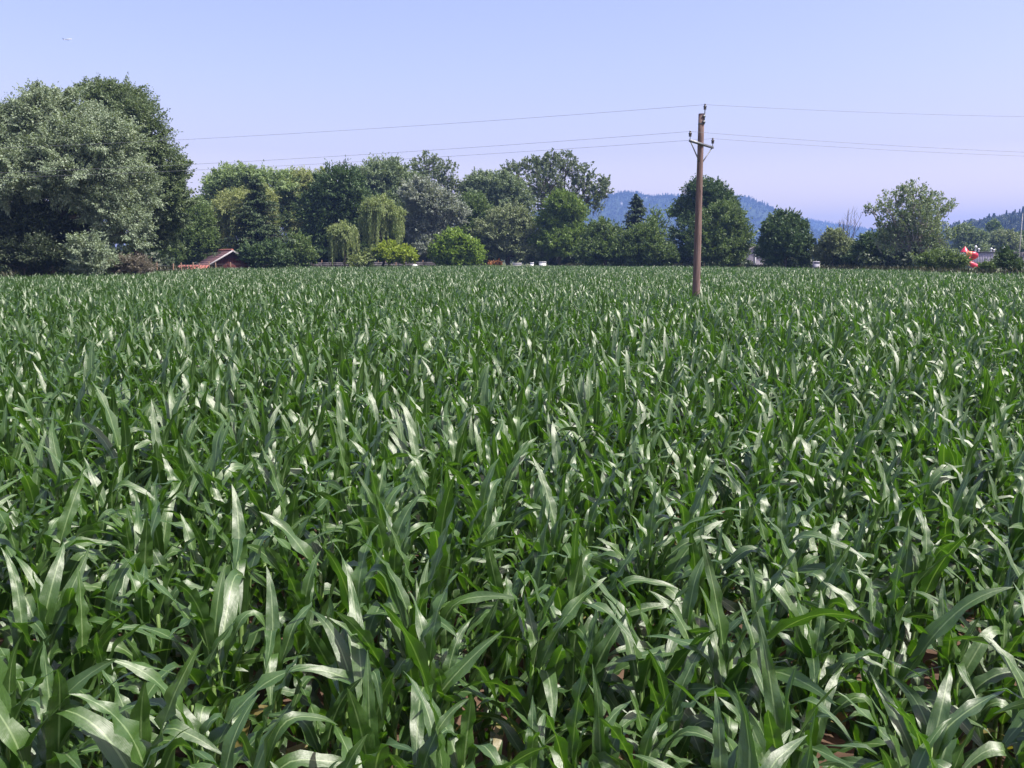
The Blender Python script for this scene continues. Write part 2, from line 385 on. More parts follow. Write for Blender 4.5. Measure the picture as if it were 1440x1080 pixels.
def plant_whole(name, r, n, m, sides):
    st, lv = maize_parts(r, n, m, sides)
    o = join_leaves(name, lv); me = o.data
    V0 = len(me.vertices)
    # add the stalk as a second material slot
    Vs = [np.vstack([l[0] for l in lv]), st[0]]
    Qs = []; k = 0
    for l in lv: Qs.append(l[1] + k); k += len(l[0])
    nq = sum(len(q) for q in Qs)
    Qall = np.vstack(Qs + [st[1] + k])
    U = np.vstack([l[2] for l in lv] + [np.full((len(st[0]), 2), 0.5)])
    cc = np.concatenate([np.full(len(l[0]), l[3]) for l in lv] + [np.zeros(len(st[0]))])
    o2 = mesh_np(name, np.vstack(Vs), [Qall, st[2] + k], M['maize_leaf'], attrs={'rnd': ('FLOAT', cc)}, uv=U, smooth=True, link=False)
    o2.data.materials.append(M['maize_stalk'])
    mi = np.zeros(len(o2.data.polygons), np.int32); mi[nq:] = 1
    o2.data.polygons.foreach_set('material_index', mi)
    bpy.data.objects.remove(o)
    return o2


def scatter(name, P, rot, scl, vid, variants):
    """one object whose points carry copies of the variants"""
    o = mesh_np(name, P, [], None, attrs={'rot': ('FLOAT_VECTOR', rot), 'scl': ('FLOAT_VECTOR', scl), 'vid': ('INT', vid)})
    ng = bpy.data.node_groups.new(name + '_scatter', 'GeometryNodeTree')
    ng.interface.new_socket('Geometry', in_out='INPUT', socket_type='NodeSocketGeometry')
    ng.interface.new_socket('Geometry', in_out='OUTPUT', socket_type='NodeSocketGeometry')
    nd = ng.nodes; gi = nd.new('NodeGroupInput'); go = nd.new('NodeGroupOutput')
    ip = nd.new('GeometryNodeInstanceOnPoints'); g2 = nd.new('GeometryNodeGeometryToInstance')
    for v in variants:
        ob = nd.new('GeometryNodeObjectInfo'); ob.inputs['Object'].default_value = v
        ng.links.new(ob.outputs['Geometry'], g2.inputs[0])
    def attr(nm, typ):
        a = nd.new('GeometryNodeInputNamedAttribute'); a.data_type = typ; a.inputs['Name'].default_value = nm; return a.outputs['Attribute']
    ng.links.new(gi.outputs[0], ip.inputs['Points']); ng.links.new(g2.outputs[0], ip.inputs['Instance'])
    ip.inputs['Pick Instance'].default_value = True
    ng.links.new(attr('vid', 'INT'), ip.inputs['Instance Index']); ng.links.new(attr('rot', 'FLOAT_VECTOR'), ip.inputs['Rotation']); ng.links.new(attr('scl', 'FLOAT_VECTOR'), ip.inputs['Scale'])
    ng.links.new(ip.outputs[0], go.inputs[0])
    md = o.modifiers.new('scatter', 'NODES'); md.node_group = ng
    return o


ROWA = R(63)                       # the rows run away from the camera, a little to the right
rd = np.array((math.sin(ROWA), math.cos(ROWA))); rp_ = np.array((math.cos(ROWA), -math.sin(ROWA)))
pts = []
for k in range(-290, 290):
    t = np.arange(-90, 190, 0.094); t = t + rng.normal(0, 0.03, len(t)) + rng.uniform(0, 0.16)
    q = k * 0.515 + rng.normal(0, 0.075, len(t))
    pts.append(t[:, None] * rd[None] + q[:, None] * rp_[None])
pts = np.vstack(pts)
x, y = pts[:, 0], pts[:, 1]
ok = in_poly(x, y, poly) & (y > 1.75) & (np.abs(x) < 0.66 * y + 5)
pole_base = at(979, 410, 28.6); PB = (pole_base.x, 28.6)
ok &= (x - PB[0]) ** 2 + (y - PB[1]) ** 2 > 0.14 ** 2
ok &= (rng.random(len(x)) > 0.05)
ok &= (y < 45) | (rng.random(len(x)) < 0.7)
pts = pts[ok]; x, y = pts[:, 0], pts[:, 1]
# plant height drifts slowly over the field
drift = 1 + 0.07 * np.sin(x * 0.35 + 0.4 * np.sin(y * 0.21)) * np.cos(y * 0.27 + 1) + 0.03 * np.sin(x * 1.1 - y * 0.8)
scl = drift * rng.normal(1.0, 0.09, len(x)); scl = 0.665 * np.clip(scl, 0.76, 1.2)
rotz = rng.uniform(0, 2 * math.pi, len(x))
tilt = rng.normal(0, 0.05, (len(x), 2))
dist = np.hypot(x, y)
# in frame?
u = x / (y * math.cos(PITCH) + (CAMZ - 1.0) * math.sin(PITCH))
depth = y * math.cos(PITCH) + (CAMZ - 1.0) * math.sin(PITCH)
inframe = np.abs(x / depth) < 0.60
order = np.argsort(np.where(inframe & (y > 1.95), dist, 1e9))
near = order[:300]
isnear = np.zeros(len(x), bool); isnear[near] = True

NV = 36
protos = []
for k in range(NV):
    st, lv = maize_parts(np.random.default_rng(100 + k), 16, 4, 8)
    protos.append((stalk_mesh('stalk', st), [leaf_mesh('leaf', l) for l in lv], join_leaves('foliage', lv).data))
MLAB = 'leafy green maize plant with arching glossy blades in the nearest rows'
MGRP = 'maize plants in the nearest rows of the field'
for idx, k in enumerate(near):
    e = bpy.data.objects.new('maize_plant', None); C.objects.link(e); e.empty_display_size = 0.1
    e.location = (x[k], y[k], 0.01); e.rotation_euler = (tilt[k, 0], tilt[k, 1], rotz[k]); e.scale = (scl[k],) * 3
    tag(e, MLAB, 'maize plant', MGRP)
    sm, lms, fm = protos[idx % NV]
    parts = [('stalk', sm)] + ([('leaf', l) for l in lms] if idx < 130 else [('foliage', fm)])
    for nm, me in parts:
        o = bpy.data.objects.new(nm, me); C.objects.link(o); o.parent = e

hi = [plant_whole('maize_source', np.random.default_rng(300 + k), 12, 4, 6) for k in range(18)]
lo = [plant_whole('maize_source', np.random.default_rng(500 + k), 7, 2, 4) for k in range(14)]
far = ~isnear
n_ = int(far.sum())
yy = y[far]
vid = np.where(yy < 32, rng.integers(0, len(hi), n_), len(hi) + rng.integers(0, len(lo), n_))
# multi-input sockets number their inputs last-linked first or first-linked first: link so that both halves stay separate
P = np.stack([x[far], y[far], np.full(n_, 0.01)], -1)
rot = np.stack([tilt[far, 0], tilt[far, 1], rotz[far]], -1)
mf = scatter('maize_field', P, rot, np.repeat(scl[far][:, None], 3, 1), vid, hi + lo)
tag(mf, 'dense green maize filling the field from behind the nearest rows to the trees', 'maize field', kind='stuff')


# ------------------------------------------------------------------ trees
class Leaves:
    def __init__(s): s.P = []; s.D = []; s.N = []; s.L = []; s.W = []; s.R = []
    def add(s, P, D, Nr, L_, W_, R_):
        s.P.append(P); s.D.append(D); s.N.append(Nr); s.L.append(L_); s.W.append(W_); s.R.append(R_)
    def build(s, name, mat, parent, origin):
        P = np.vstack(s.P) - np.asarray(origin); D = np.vstack(s.D); Nr = np.vstack(s.N)
        L_ = np.concatenate(s.L); W_ = np.concatenate(s.W); R_ = np.clip(np.concatenate(s.R), 0, 1)
        D = D / (np.linalg.norm(D, axis=1, keepdims=True) + 1e-9)
        S = np.cross(D, Nr); S /= (np.linalg.norm(S, axis=1, keepdims=True) + 1e-9)
        Nn = np.cross(S, D)
        a = P - D * L_[:, None] / 2; c = P + D * L_[:, None] / 2
        b = P - S * W_[:, None] / 2 + Nn * (W_ * 0.18)[:, None]; d = P + S * W_[:, None] / 2 + Nn * (W_ * 0.18)[:, None]
        V = np.stack([a, b, c, d], 1).reshape(-1, 3)
        Q = np.arange(len(P) * 4).reshape(-1, 4)
        return mesh_np(name, V, Q, mat, parent, attrs={'rnd': ('FLOAT', np.repeat(R_, 4))})


def sphere_dirs(r, n):
    d = r.normal(0, 1, (n, 3)); return d / np.linalg.norm(d, axis=1, keepdims=True)


def limb(mb, a, b, r0, r1, r, sag=0.1, n=5):
    a = np.asarray(a, float); b = np.asarray(b, float); ln = np.linalg.norm(b - a)
    t = np.linspace(0, 1, n)[:, None]
    P = a + (b - a) * t + r.normal(0, ln * 0.035, (n, 3)) * (t * (1 - t) * 4)
    P[:, 2] += sag * ln * (t[:, 0] * (1 - t[:, 0]))
    mb.tube(P, np.linspace(r0, r1, n), 5, cap=False)


def tree(name, label, cat, D, kind, lobes, trunk=None, group=None, dens=1.0, leaf=1.0, aspect=0.42, airy=0.0, droop=0.0, clump=0.13, weep=None, bark='bark', tr=None, depth=0.85, seed=None):
    """lobes: (px, py, rx, ry) of the crown's masses as seen; they get their own depth. trunk: px of the foot."""
    r = np.random.default_rng(seed if seed is not None else abs(hash((round(lobes[0][0]), D))) % 9999 + 1)
    cx = sum(l[0] * l[2] for l in lobes) / sum(l[2] for l in lobes)
    fx = trunk if trunk is not None else cx
    foot = at(fx, 362, D); foot.z = 0
    root = empty(name, foot, label, cat, group)
    m = 1 / ppm(D)
    span = (max(l[0] + l[2] for l in lobes) - min(l[0] - l[2] for l in lobes)) * m
    lv = Leaves(); mb = MB()
    top = max(at(l[0], l[1] - l[3] * 0.3, D).z for l in lobes)
    lowz = min(at(l[0], l[1] + l[3], D).z for l in lobes)
    tr0 = tr or max(0.07, span * 0.028)
    fork = max(0.6, min(lowz + 0.15 * (top - lowz), top * 0.5))
    fc = np.array((foot.x, foot.y, 0)); fk = np.array((foot.x + r.normal(0, 0.1), foot.y + r.normal(0, 0.1), fork))
    limb(mb, fc, fk, tr0 * 1.25, tr0 * 0.9, r, 0, 6)
    ls = 0.0030 * D * leaf              # length of a leaf spray
    for (px, py, rx, ry) in lobes:
        c = np.array(at(px, py, D)); a, bz = rx * m * (1 + 0.2 * airy), ry * m * (1 + 0.25 * airy); ad_ = a * depth
        c[1] += r.uniform(-0.45, 0.45) * min(span * 0.35, 3.5)
        limb(mb, fk, c - np.array((0, 0, bz * 0.3)), tr0 * 0.55, tr0 * 0.18, r, 0.12, 6)
        area = 4 * math.pi * ((a * ad_ + a * bz + ad_ * bz) / 3)
        rc = max(0.28, (clump * (a + bz) * 0.72 + 0.14) * (1 - 0.55 * airy))
        nc = max(7, int(area / (rc * rc) * 0.48)) if not airy else max(3, int(area / (rc * rc) * 0.07))
        d = sphere_dirs(r, nc); rad = r.uniform(0.30 * (1 - airy), 1.0, nc) ** 0.5 * r.uniform(0.80, 1.12, nc)
        cc = c + d * rad[:, None] * np.array((a, ad_, bz)) * (1 - 0.22 * rc / max(a, bz))
        for k in r.permutation(nc)[: max(4, nc // 3)]:
            limb(mb, c + (fk - c) * 0.15, cc[k], tr0 * 0.17, 0.012, r, 0.05, 4)
        nl = int(max(20, dens * (1 - 0.95 * airy) * 13.5 * rc * rc / (ls * ls * aspect)))
        rr = rc * r.uniform(0.55, 1.35, nc)
        tone = r.normal(0.5, 0.20, nc)
        X = np.repeat(cc, nl, 0); rrx = np.repeat(rr, nl); dd = np.repeat(d, nl, 0)
        o = sphere_dirs(r, nc * nl); q = r.uniform(0, 1, nc * nl) ** 0.5 * (1 + 0.6 * (r.random(nc * nl) < 0.2) * r.random(nc * nl))
        sq = np.repeat(r.uniform(0.5, 0.95, nc), nl)
        off = o * (q * rrx)[:, None] * 0.80; off[:, 2] *= sq
        A_ = d * 0.75 + r.normal(0, 0.25, d.shape); A_[:, 2] += 0.55 - droop * 0.75; A_ /= np.linalg.norm(A_, axis=1, keepdims=True); A_ = np.repeat(A_, nl, 0)
        al = (off * A_).sum(1, keepdims=True); off = off + A_ * al * 1.25
        off = off - A_ * 0 + (off - A_ * (off * A_).sum(1, keepdims=True)) * (-0.35 * np.clip((off * A_).sum(1, keepdims=True) / rrx[:, None], -0.2, 1))
        X = X + off
        ax = o * 0.7 + dd * 0.5 + r.normal(0, 0.55, X.shape); ax[:, 2] -= droop
        nr = o * 0.5 + dd * 0.6 + r.normal(0, 0.6, X.shape); nr[:, 2] += 0.35
        n = len(X)
        lv.add(X, ax, nr, ls * r.uniform(0.6, 1.35, n), ls * aspect * r.uniform(0.6, 1.35, n), 0.6 * np.repeat(tone, nl) + 0.4 * r.uniform(0, 1, n))
        if airy:                        # thin boughs fanning upwards, each with its own leaves
            nf = int(9 + area * 0.28); lai = (2.3 - 1.3 * airy) * (0.80 if airy < 0.48 else 0.40)
            kn0 = lai * math.pi * a * bz / (nf * ls * ls * aspect * 0.8)
            for _ in range(nf):
                v = sphere_dirs(r, 1)[0]; v[2] = abs(v[2]) * 1.3 - 0.45
                p1 = c + v * np.array((a, ad_, bz)) * r.uniform(0.75, 1.15); p0 = c + np.array((v[0] * a * 0.5, v[1] * ad_ * 0.5, bz * (v[2] - 1.25) * 0.75))
                limb(mb, p0, p1, 0.03, 0.008, r, 0.05, 4)
                ln = np.linalg.norm(p1 - p0); kn = max(6, int(kn0 * ln / (0.5 * (a + bz) + bz))); t = r.uniform(0.30, 1.04, kn)
                P_ = p0 + (p1 - p0) * t[:, None]; P_[:, 2] += 0.05 * ln * 4 * t * (1 - t)
                P_ = P_ + r.normal(0, 1, (kn, 3)) * ((0.08 + 0.07 * ln * (1.15 - t)) * (1 if airy < 0.48 else 0.7))[:, None]
                ax = (p1 - p0) / ln + r.normal(0, 0.8, (kn, 3))
                lv.add(P_, ax, r.normal(0, 1, (kn, 3)) + np.array((0, 0, 0.4)), ls * r.uniform(0.6, 1.3, kn), ls * aspect * r.uniform(0.6, 1.3, kn), np.clip(0.6 * r.normal(0.5, 0.2) + 0.4 * r.uniform(0, 1, kn), 0, 1))
        # loose shoots standing out of the crown
        ns = int((14 + 1.1 * area / rc) * (1 if not airy else 0.22))
        sdir = sphere_dirs(r, ns); sdir[:, 2] = np.abs(sdir[:, 2]) * 1.0 - 0.25 + r.normal(0, 0.1, ns)
        for v in sdir:
            p0 = c + v * np.array((a, ad_, bz)) * r.uniform(0.78, 1.0); ln = r.uniform(0.25, 0.9) * (0.40 + 0.17 * (a + bz))
            vd = v * 0.8 + np.array((0, 0, 0.7 - droop * 0.5)) + r.normal(0, 0.3, 3); vd /= np.linalg.norm(vd)
            kn = max(5, int(ln / ls * 5)); t = r.uniform(0, 1, kn)
            P_ = p0 + vd * (t * ln)[:, None] + r.normal(0, 0.5, (kn, 3)) * ls * (1.2 - t)[:, None]
            ax = vd + r.normal(0, 0.6, (kn, 3))
            lv.add(P_, ax, r.normal(0, 1, (kn, 3)), ls * r.uniform(0.6, 1.2, kn), ls * aspect * r.uniform(0.6, 1.2, kn), np.clip(0.6 * r.normal(0.55, 0.15) + 0.4 * r.uniform(0, 1, kn), 0, 1))
        if weep:                        # hanging strands
            zend = at(px, weep[0], D).z
            for _ in range(int(26 * weep[1])):            # tresses, each of several strands
                an = r.uniform(0, 6.283); q = r.uniform(0.15, 1.05) ** 0.6
                b0 = c + np.array((math.cos(an) * q * a, math.sin(an) * q * ad_, math.sqrt(max(0.0, 1.12 - q * q)) * bz * r.uniform(0.3, 0.95)))
                lt = max(0.5, (b0[2] - zend) * r.uniform(0.30, 1.03)); tone_ = r.normal(0.55, 0.2)
                for _k in range(int(r.integers(4, 11))):
                    p0 = b0 + r.normal(0, 0.16, 3); ln = lt * r.uniform(0.6, 1.0); kn = max(4, int(ln / (ls * 0.36)))
                    t = np.linspace(0, 1, kn)
                    out = np.array((math.cos(an), math.sin(an), 0)) * r.uniform(0.0, 0.35)
                    P_ = p0 + out * np.sqrt(t)[:, None] + np.stack([np.sin(t * 2 + p0[0]) * 0.10, np.cos(t * 2 + p0[1]) * 0.10, -t * ln], -1) + r.normal(0, 0.06, (kn, 3))
                    ax = r.normal(0, 0.3, (kn, 3)); ax[:, 2] -= 1
                    lv.add(P_, ax, r.normal(0, 1, (kn, 3)), ls * r.uniform(0.8, 1.5, kn), ls * aspect * r.uniform(0.5, 1.1, kn), np.clip(tone_ + r.normal(0, 0.14, kn), 0, 1))
    o = mb.build('trunk', M[bark], root, smooth=True); o.data.transform(Matrix.Translation(-foot))
    lv.build('crown', FOL[kind], root, np.array(foot))
    return root


def conifer(name, label, D, apex, base_y, width, kind='spruce', group=None, seed=3, dens=1.0):
    r = np.random.default_rng(seed)
    tp = at(apex[0], apex[1], D); foot = at(apex[0], 362, D); foot.z = 0; H = tp.z
    z0 = max(0.4, at(apex[0], base_y, D).z - 0.8); rad = width / ppm(D) / 2
    root = empty(name, foot, label, 'tree', group)
    mb = MB(); mb.tube([(0, 0, 0), (0, 0, H * 0.5), (0, 0, H * 0.98)], [0.028 * H, 0.016 * H, 0.01], 7)
    lv = Leaves(); ls = 0.0030 * D
    z = z0
    while z < H * 0.985:
        f = (z - z0) / (H - z0); rr = rad * (1 - f) ** 0.85 * r.uniform(0.8, 1.12) + 0.05
        nb = int(6 + 6 * (1 - f))
        for k in range(nb):
            an = r.uniform(0, 6.283); ln = rr * r.uniform(0.65, 1.12); dr = np.array((math.cos(an), math.sin(an), 0))
            tipz = -0.22 * ln + 0.30 * ln * f
            a = np.array((0, 0, z)); bp = a + dr * ln + np.array((0, 0, tipz))
            limb(mb, a, bp, 0.02 + 0.012 * ln, 0.006, r, -0.1, 4)
            ns = int(max(10, dens * ln / (ls * 0.10)))
            t = r.uniform(0.08, 1.0, ns)
            P_ = a + (bp - a) * t[:, None]; sw = (0.10 + 0.30 * (1 - t)) * ln * 0.55
            P_ = P_ + np.cross(dr, (0, 0, 1)) * (r.normal(0, 1, ns) * sw * 0.8)[:, None]; P_[:, 2] += r.normal(-0.06, 0.07, ns) - np.abs(r.normal(0, 0.12, ns)) * ln * 0.3
            ax = dr + r.normal(0, 0.45, (ns, 3)); ax[:, 2] -= 0.3
            nr = r.normal(0, 0.35, (ns, 3)); nr[:, 2] += 1
            lv.add(P_ + np.array(foot), ax, nr, ls * r.uniform(0.7, 1.4, ns), ls * 0.38 * r.uniform(0.7, 1.3, ns), 0.25 + 0.4 * t + r.normal(0, 0.15, ns))
        z += max(0.10, 0.035 * H * (1 - 0.5 * f))
    mb.build('trunk', M['bark'], root, smooth=True)
    lv.build('crown', FOL[kind], root, np.array(foot))
    return root


def shrub(label, D, kind, lobes, group=None, **kw):
    return tree('shrub', label, 'shrub', D, kind, lobes, group=group, **{**dict(tr=0.04, clump=0.16, dens=1.0), **kw})


# the group on the field's left side
tree('willow_tree', 'huge silvery willow with a broad billowing crown, tallest mass beside the maize', 'tree', 65, 'silver',
     [(28, 190, 68, 55), (88, 172, 58, 46), (-55, 205, 70, 80), (145, 205, 58, 48), (105, 235, 78, 55), (35, 255, 75, 45), (172, 258, 42, 45), (178, 318, 36, 40), (150, 285, 38, 34), (-60, 290, 60, 50), (60, 140, 30, 20)], trunk=70, droop=0.35, dens=0.9, seed=11)
tree('willow_tree', 'tall dark green willow rising behind the huge silvery one', 'tree', 77, 'darkwillow',
     [(165, 152, 42, 36), (200, 190, 42, 50), (222, 232, 36, 42), (146, 138, 32, 24), (236, 280, 30, 46), (180, 245, 50, 60), (215, 300, 40, 50), (112, 330, 46, 44), (62, 338, 44, 36)], trunk=195, droop=0.3, seed=12)
tree('broadleaf_tree', 'tree under the huge silvery willow with shade painted into its leaves', 'tree', 65.0, 'shade',
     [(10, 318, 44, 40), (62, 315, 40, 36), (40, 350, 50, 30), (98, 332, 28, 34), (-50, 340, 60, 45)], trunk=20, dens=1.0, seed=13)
shrub('round grey green shrub at the foot of the huge silvery willow', 61, 'silver', [(122, 352, 28, 24), (132, 372, 36, 14), (105, 368, 20, 14)], seed=14, droop=0.2)
shrub('low dry pinkish brown shrub between the grey green shrub and the bushy tree', 62, 'brown', [(182, 373, 24, 11), (204, 376, 16, 8), (165, 378, 13, 6)], seed=15, aspect=0.3)
tree('broadleaf_tree', 'bushy olive brown tree standing just left of the red roofed shed', 'tree', 107, 'mid',
     [(240, 312, 40, 50), (265, 335, 36, 38), (215, 345, 34, 36), (288, 345, 24, 28), (276, 312, 22, 28), (245, 362, 40, 16)], trunk=240, seed=16)
# behind the shed
shrub('dark bush hiding one end of the red roofed shed', 97, 'dark', [(345, 358, 9, 14), (360, 357, 12, 16), (382, 355, 18, 19), (400, 364, 12, 12), (366, 370, 13, 9)], seed=62)
shrub('bush with shade painted into its leaves under the boughs of the huge silvery willow', 61.5, 'shade', [(15, 358, 34, 24), (62, 356, 28, 24), (-20, 362, 30, 22), (88, 366, 18, 16)], seed=63)  # added to cover the trunk; leaf colour carries the crown's shade
tree('willow_tree', 'pale green willow with a rounded top behind the yellow one near the shed', 'tree', 128, 'pale',
     [(326, 260, 36, 26), (385, 268, 42, 30), (308, 290, 24, 34), (355, 300, 46, 40), (350, 255, 26, 22), (300, 330, 20, 30)], trunk=345, droop=0.4, seed=17)
tree('weeping_willow', 'yellow green weeping willow behind the red roofed shed', 'tree', 116, 'yellow',
     [(335, 290, 28, 24), (360, 280, 24, 20), (312, 322, 18, 22)], trunk=330, weep=(368, 0.8), droop=0.8, seed=18, aspect=0.3, dens=0.8)
conifer('spruce_tree', 'dark broad spruce with a pointed top beside the red roofed shed', 106.5, (364, 248), 376, 165, seed=19, dens=1.5)
shrub('mid green bush at the foot of the broad dark spruce', 108, 'mid', [(414, 350, 22, 22), (428, 362, 16, 14)], seed=20)
tree('willow_tree', 'yellow green willow between the broad spruce and the dark round tree', 'tree', 130, 'yellow',
     [(430, 262, 32, 24), (452, 268, 22, 28), (408, 290, 32, 34), (440, 308, 38, 38)], trunk=430, droop=0.6, seed=21, aspect=0.34)
tree('broadleaf_tree', 'large dark green tree behind the smaller weeping willow', 'tree', 120, 'dark',
     [(478, 262, 36, 28), (455, 300, 36, 38), (500, 298, 34, 42), (470, 340, 44, 34), (443, 345, 20, 30)], trunk=475, seed=22)
tree('willow_tree', 'big grey green willow with a domed top behind the taller weeping willow', 'tree', 140, 'greywillow',
     [(540, 250, 38, 28), (510, 262, 28, 28), (572, 276, 28, 34), (550, 310, 48, 44), (588, 330, 24, 44), (530, 345, 56, 28)], trunk=548, droop=0.4, seed=23)
tree('weeping_willow', 'smaller pale weeping willow hanging down to the grey board fence', 'tree', 112, 'weep',
     [(482, 327, 19, 14)], trunk=483, weep=(376, 1.3), droop=1.0, aspect=0.28, seed=24, dens=0.7)
tree('weeping_willow', 'taller pale weeping willow above the yellow lime bush', 'tree', 114, 'weep',
     [(532, 292, 22, 16), (552, 302, 16, 14), (518, 312, 12, 14)], trunk=536, weep=(352, 1.1), droop=1.0, aspect=0.28, seed=25, dens=0.7)
shrub('low pale rounded shrub beneath the weeping willows', 113, 'weep', [(506, 369, 18, 10), (520, 360, 8, 12)], seed=26, droop=0.5)
shrub('bright yellow lime bush with a spreading top on a short stem', 113, 'lime', [(546, 351, 18, 10), (568, 356, 16, 9), (556, 360, 24, 9), (578, 363, 9, 6)], seed=27, aspect=0.6)
tree('broadleaf_tree', 'small lime green tree with a low rounded crown', 'tree', 125, 'limegreen',
     [(638, 338, 22, 16), (650, 352, 28, 18), (624, 356, 20, 16), (664, 364, 16, 10), (642, 368, 30, 9)], trunk=642, seed=28, aspect=0.6)
tree('poplar_tree', 'tall open poplar top rising over the silver grey tree', 'tree', 152, 'poplar',
     [(600, 230, 22, 15), (628, 246, 15, 22), (640, 268, 9, 16), (608, 254, 22, 22), (590, 245, 13, 15), (618, 280, 22, 30)], trunk=614, airy=0.5, clump=0.15, seed=29, aspect=0.6)
tree('broadleaf_tree', 'silver grey leaved tree between the domed willow and the lime green tree', 'tree', 133, 'bluegrey',
     [(590, 274, 26, 22), (615, 290, 26, 26), (640, 300, 20, 18), (600, 320, 34, 34), (612, 350, 34, 24)], trunk=605, seed=30)
tree('willow_tree', 'pale grey green willow top behind the olive willow', 'tree', 152, 'greywillow',
     [(680, 256, 24, 16), (706, 262, 26, 20), (660, 264, 16, 14), (690, 282, 38, 24), (725, 285, 24, 30)], trunk=690, droop=0.4, seed=31)
tree('broadleaf_tree', 'plain mid green tree in front of the pale willow top', 'tree', 142, 'mid', [(665, 296, 24, 24), (680, 322, 24, 34), (655, 330, 18, 34)], trunk=668, seed=32)
tree('willow_tree', 'wide olive grey willow with low spreading boughs', 'tree', 137, 'olive',
     [(716, 306, 30, 18), (700, 328, 36, 24), (735, 326, 26, 24), (690, 355, 24, 14), (747, 357, 26, 13), (720, 348, 28, 16)], trunk=714, droop=0.4, seed=33)
tree('poplar_tree', 'tall airy poplar with sky showing through its branches', 'tree', 155, 'poplar',
     [(720, 240, 14, 12), (750, 234, 16, 16), (775, 228, 16, 14), (796, 232, 15, 18), (768, 256, 24, 20), (820, 250, 15, 20), (845, 268, 13, 12), (830, 282, 18, 18), (800, 270, 24, 24), (760, 282, 20, 24), (848, 254, 8, 7)], trunk=790, airy=0.65, clump=0.13, seed=34, aspect=0.6)
tree('broadleaf_tree', 'fresh green tree in front of the tall airy poplar', 'tree', 135, 'bright',
     [(790, 290, 24, 20), (806, 300, 20, 20), (774, 312, 20, 20), (785, 340, 30, 25), (810, 335, 18, 28), (760, 350, 20, 22)], trunk=788, seed=35)
tree('broadleaf_tree', 'dark bushy tree next to the fresh green one', 'tree', 122, 'mid', [(850, 330, 26, 22), (838, 354, 30, 20), (870, 354, 24, 20)], trunk=852, seed=36)
tree('broadleaf_tree', 'dark bushy tree in front of the small spruce', 'tree', 120, 'mid', [(905, 335, 26, 22), (920, 354, 26, 20), (890, 354, 24, 20), (940, 362, 14, 12)], trunk=905, seed=37)
conifer('spruce_tree', 'small dark spruce standing out against the blue hill', 142, (893, 270), 350, 84, seed=38, dens=1.3)
tree('broadleaf_tree', 'slim yellowish tree with an open top against the blue hill', 'tree', 138, 'bright',
     [(922, 304, 12, 12), (945, 297, 9, 9), (930, 325, 16, 18), (915, 320, 10, 12)], trunk=928, airy=0.4, seed=39)
tree('broadleaf_tree', 'tall dark green tree directly behind the wooden pole', 'tree', 126, 'dark',
     [(984, 268, 22, 18), (964, 294, 18, 20), (1006, 276, 22, 20), (968, 330, 24, 34), (1000, 300, 30, 30), (1030, 290, 12, 14)], trunk=990, seed=40)
tree('broadleaf_tree', 'lighter green rounded tree just right of the wooden pole', 'tree', 117, 'mid',
     [(1015, 310, 30, 26), (1036, 334, 24, 30), (1000, 345, 34, 28), (1026, 356, 28, 18)], trunk=1015, seed=41)
tree('broadleaf_tree', 'free standing round dark green tree beside the grey gable', 'tree', 108, 'dark',
     [(1105, 311, 22, 16), (1090, 325, 20, 18), (1122, 325, 17, 18), (1105, 344, 34, 25), (1132, 350, 12, 24), (1078, 350, 14, 20)], trunk=1104, seed=42)
tree('broadleaf_tree', 'grey green bushy tree below the bare branches', 'tree', 106, 'olive', [(1172, 336, 16, 14), (1165, 356, 20, 18), (1190, 356, 18, 17)], trunk=1172, seed=43)
tree('broadleaf_tree', 'low dark tree between the bare branches and the airy birch', 'tree', 102, 'dark', [(1220, 345, 20, 18), (1245, 340, 20, 20), (1235, 362, 38, 14), (1205, 364, 18, 11)], trunk=1228, seed=44)
tree('birch_tree', 'tall airy birch with a spreading top and pale stems', 'tree', 94, 'birch',
     [(1265, 276, 15, 14), (1286, 265, 16, 12), (1308, 277, 15, 14), (1328, 290, 11, 12), (1243, 290, 14, 11), (1290, 285, 24, 16), (1338, 288, 9, 8), (1232, 292, 9, 8), (1262, 312, 26, 18), (1312, 318, 22, 18), (1288, 310, 30, 20), (1275, 300, 26, 20), (1305, 305, 22, 18), (1285, 335, 40, 26), (1256, 332, 26, 18), (1318, 335, 18, 22), (1290, 360, 42, 16)], trunk=1284, airy=0.36, clump=0.13, bark='pale_bark', seed=45, aspect=0.5)
shrub('low olive bush between the airy birch and the red slide', 82, 'mid', [(1325, 366, 22, 13), (1343, 368, 16, 11), (1305, 369, 14, 11)], seed=46)
shrub('dark pointed bush below the thin white mast', 69, 'dark', [(1416, 368, 16, 14), (1419, 359, 9, 10), (1430, 374, 10, 8)], seed=47)
shrub('small low bush between the red slide and the dark pointed bush', 74, 'mid', [(1388, 376, 11, 6), (1380, 379, 8, 5)], seed=48)
tree('broadleaf_tree', 'hazy grey green tree behind the red slide', 'tree', 200, 'greywillow', [(1358, 330, 16, 15), (1374, 336, 13, 13), (1366, 350, 24, 12)], trunk=1365, seed=49)
tree('broadleaf_tree', 'hazy pale dome shaped tree behind the grey hall', 'tree', 210, 'olive', [(1410, 338, 20, 13), (1395, 345, 14, 12), (1425, 345, 14, 12)], trunk=1410, seed=50)
tree('broadleaf_tree', 'hazy upright green tree below the wooded ridge', 'tree', 270, 'mid', [(1398, 320, 8, 11), (1400, 335, 11, 14)], trunk=1399, seed=51)
tree('broadleaf_tree', 'hazy green tree behind the thin white mast', 'tree', 215, 'mid', [(1442, 338, 14, 13), (1450, 350, 18, 12)], trunk=1446, seed=52)

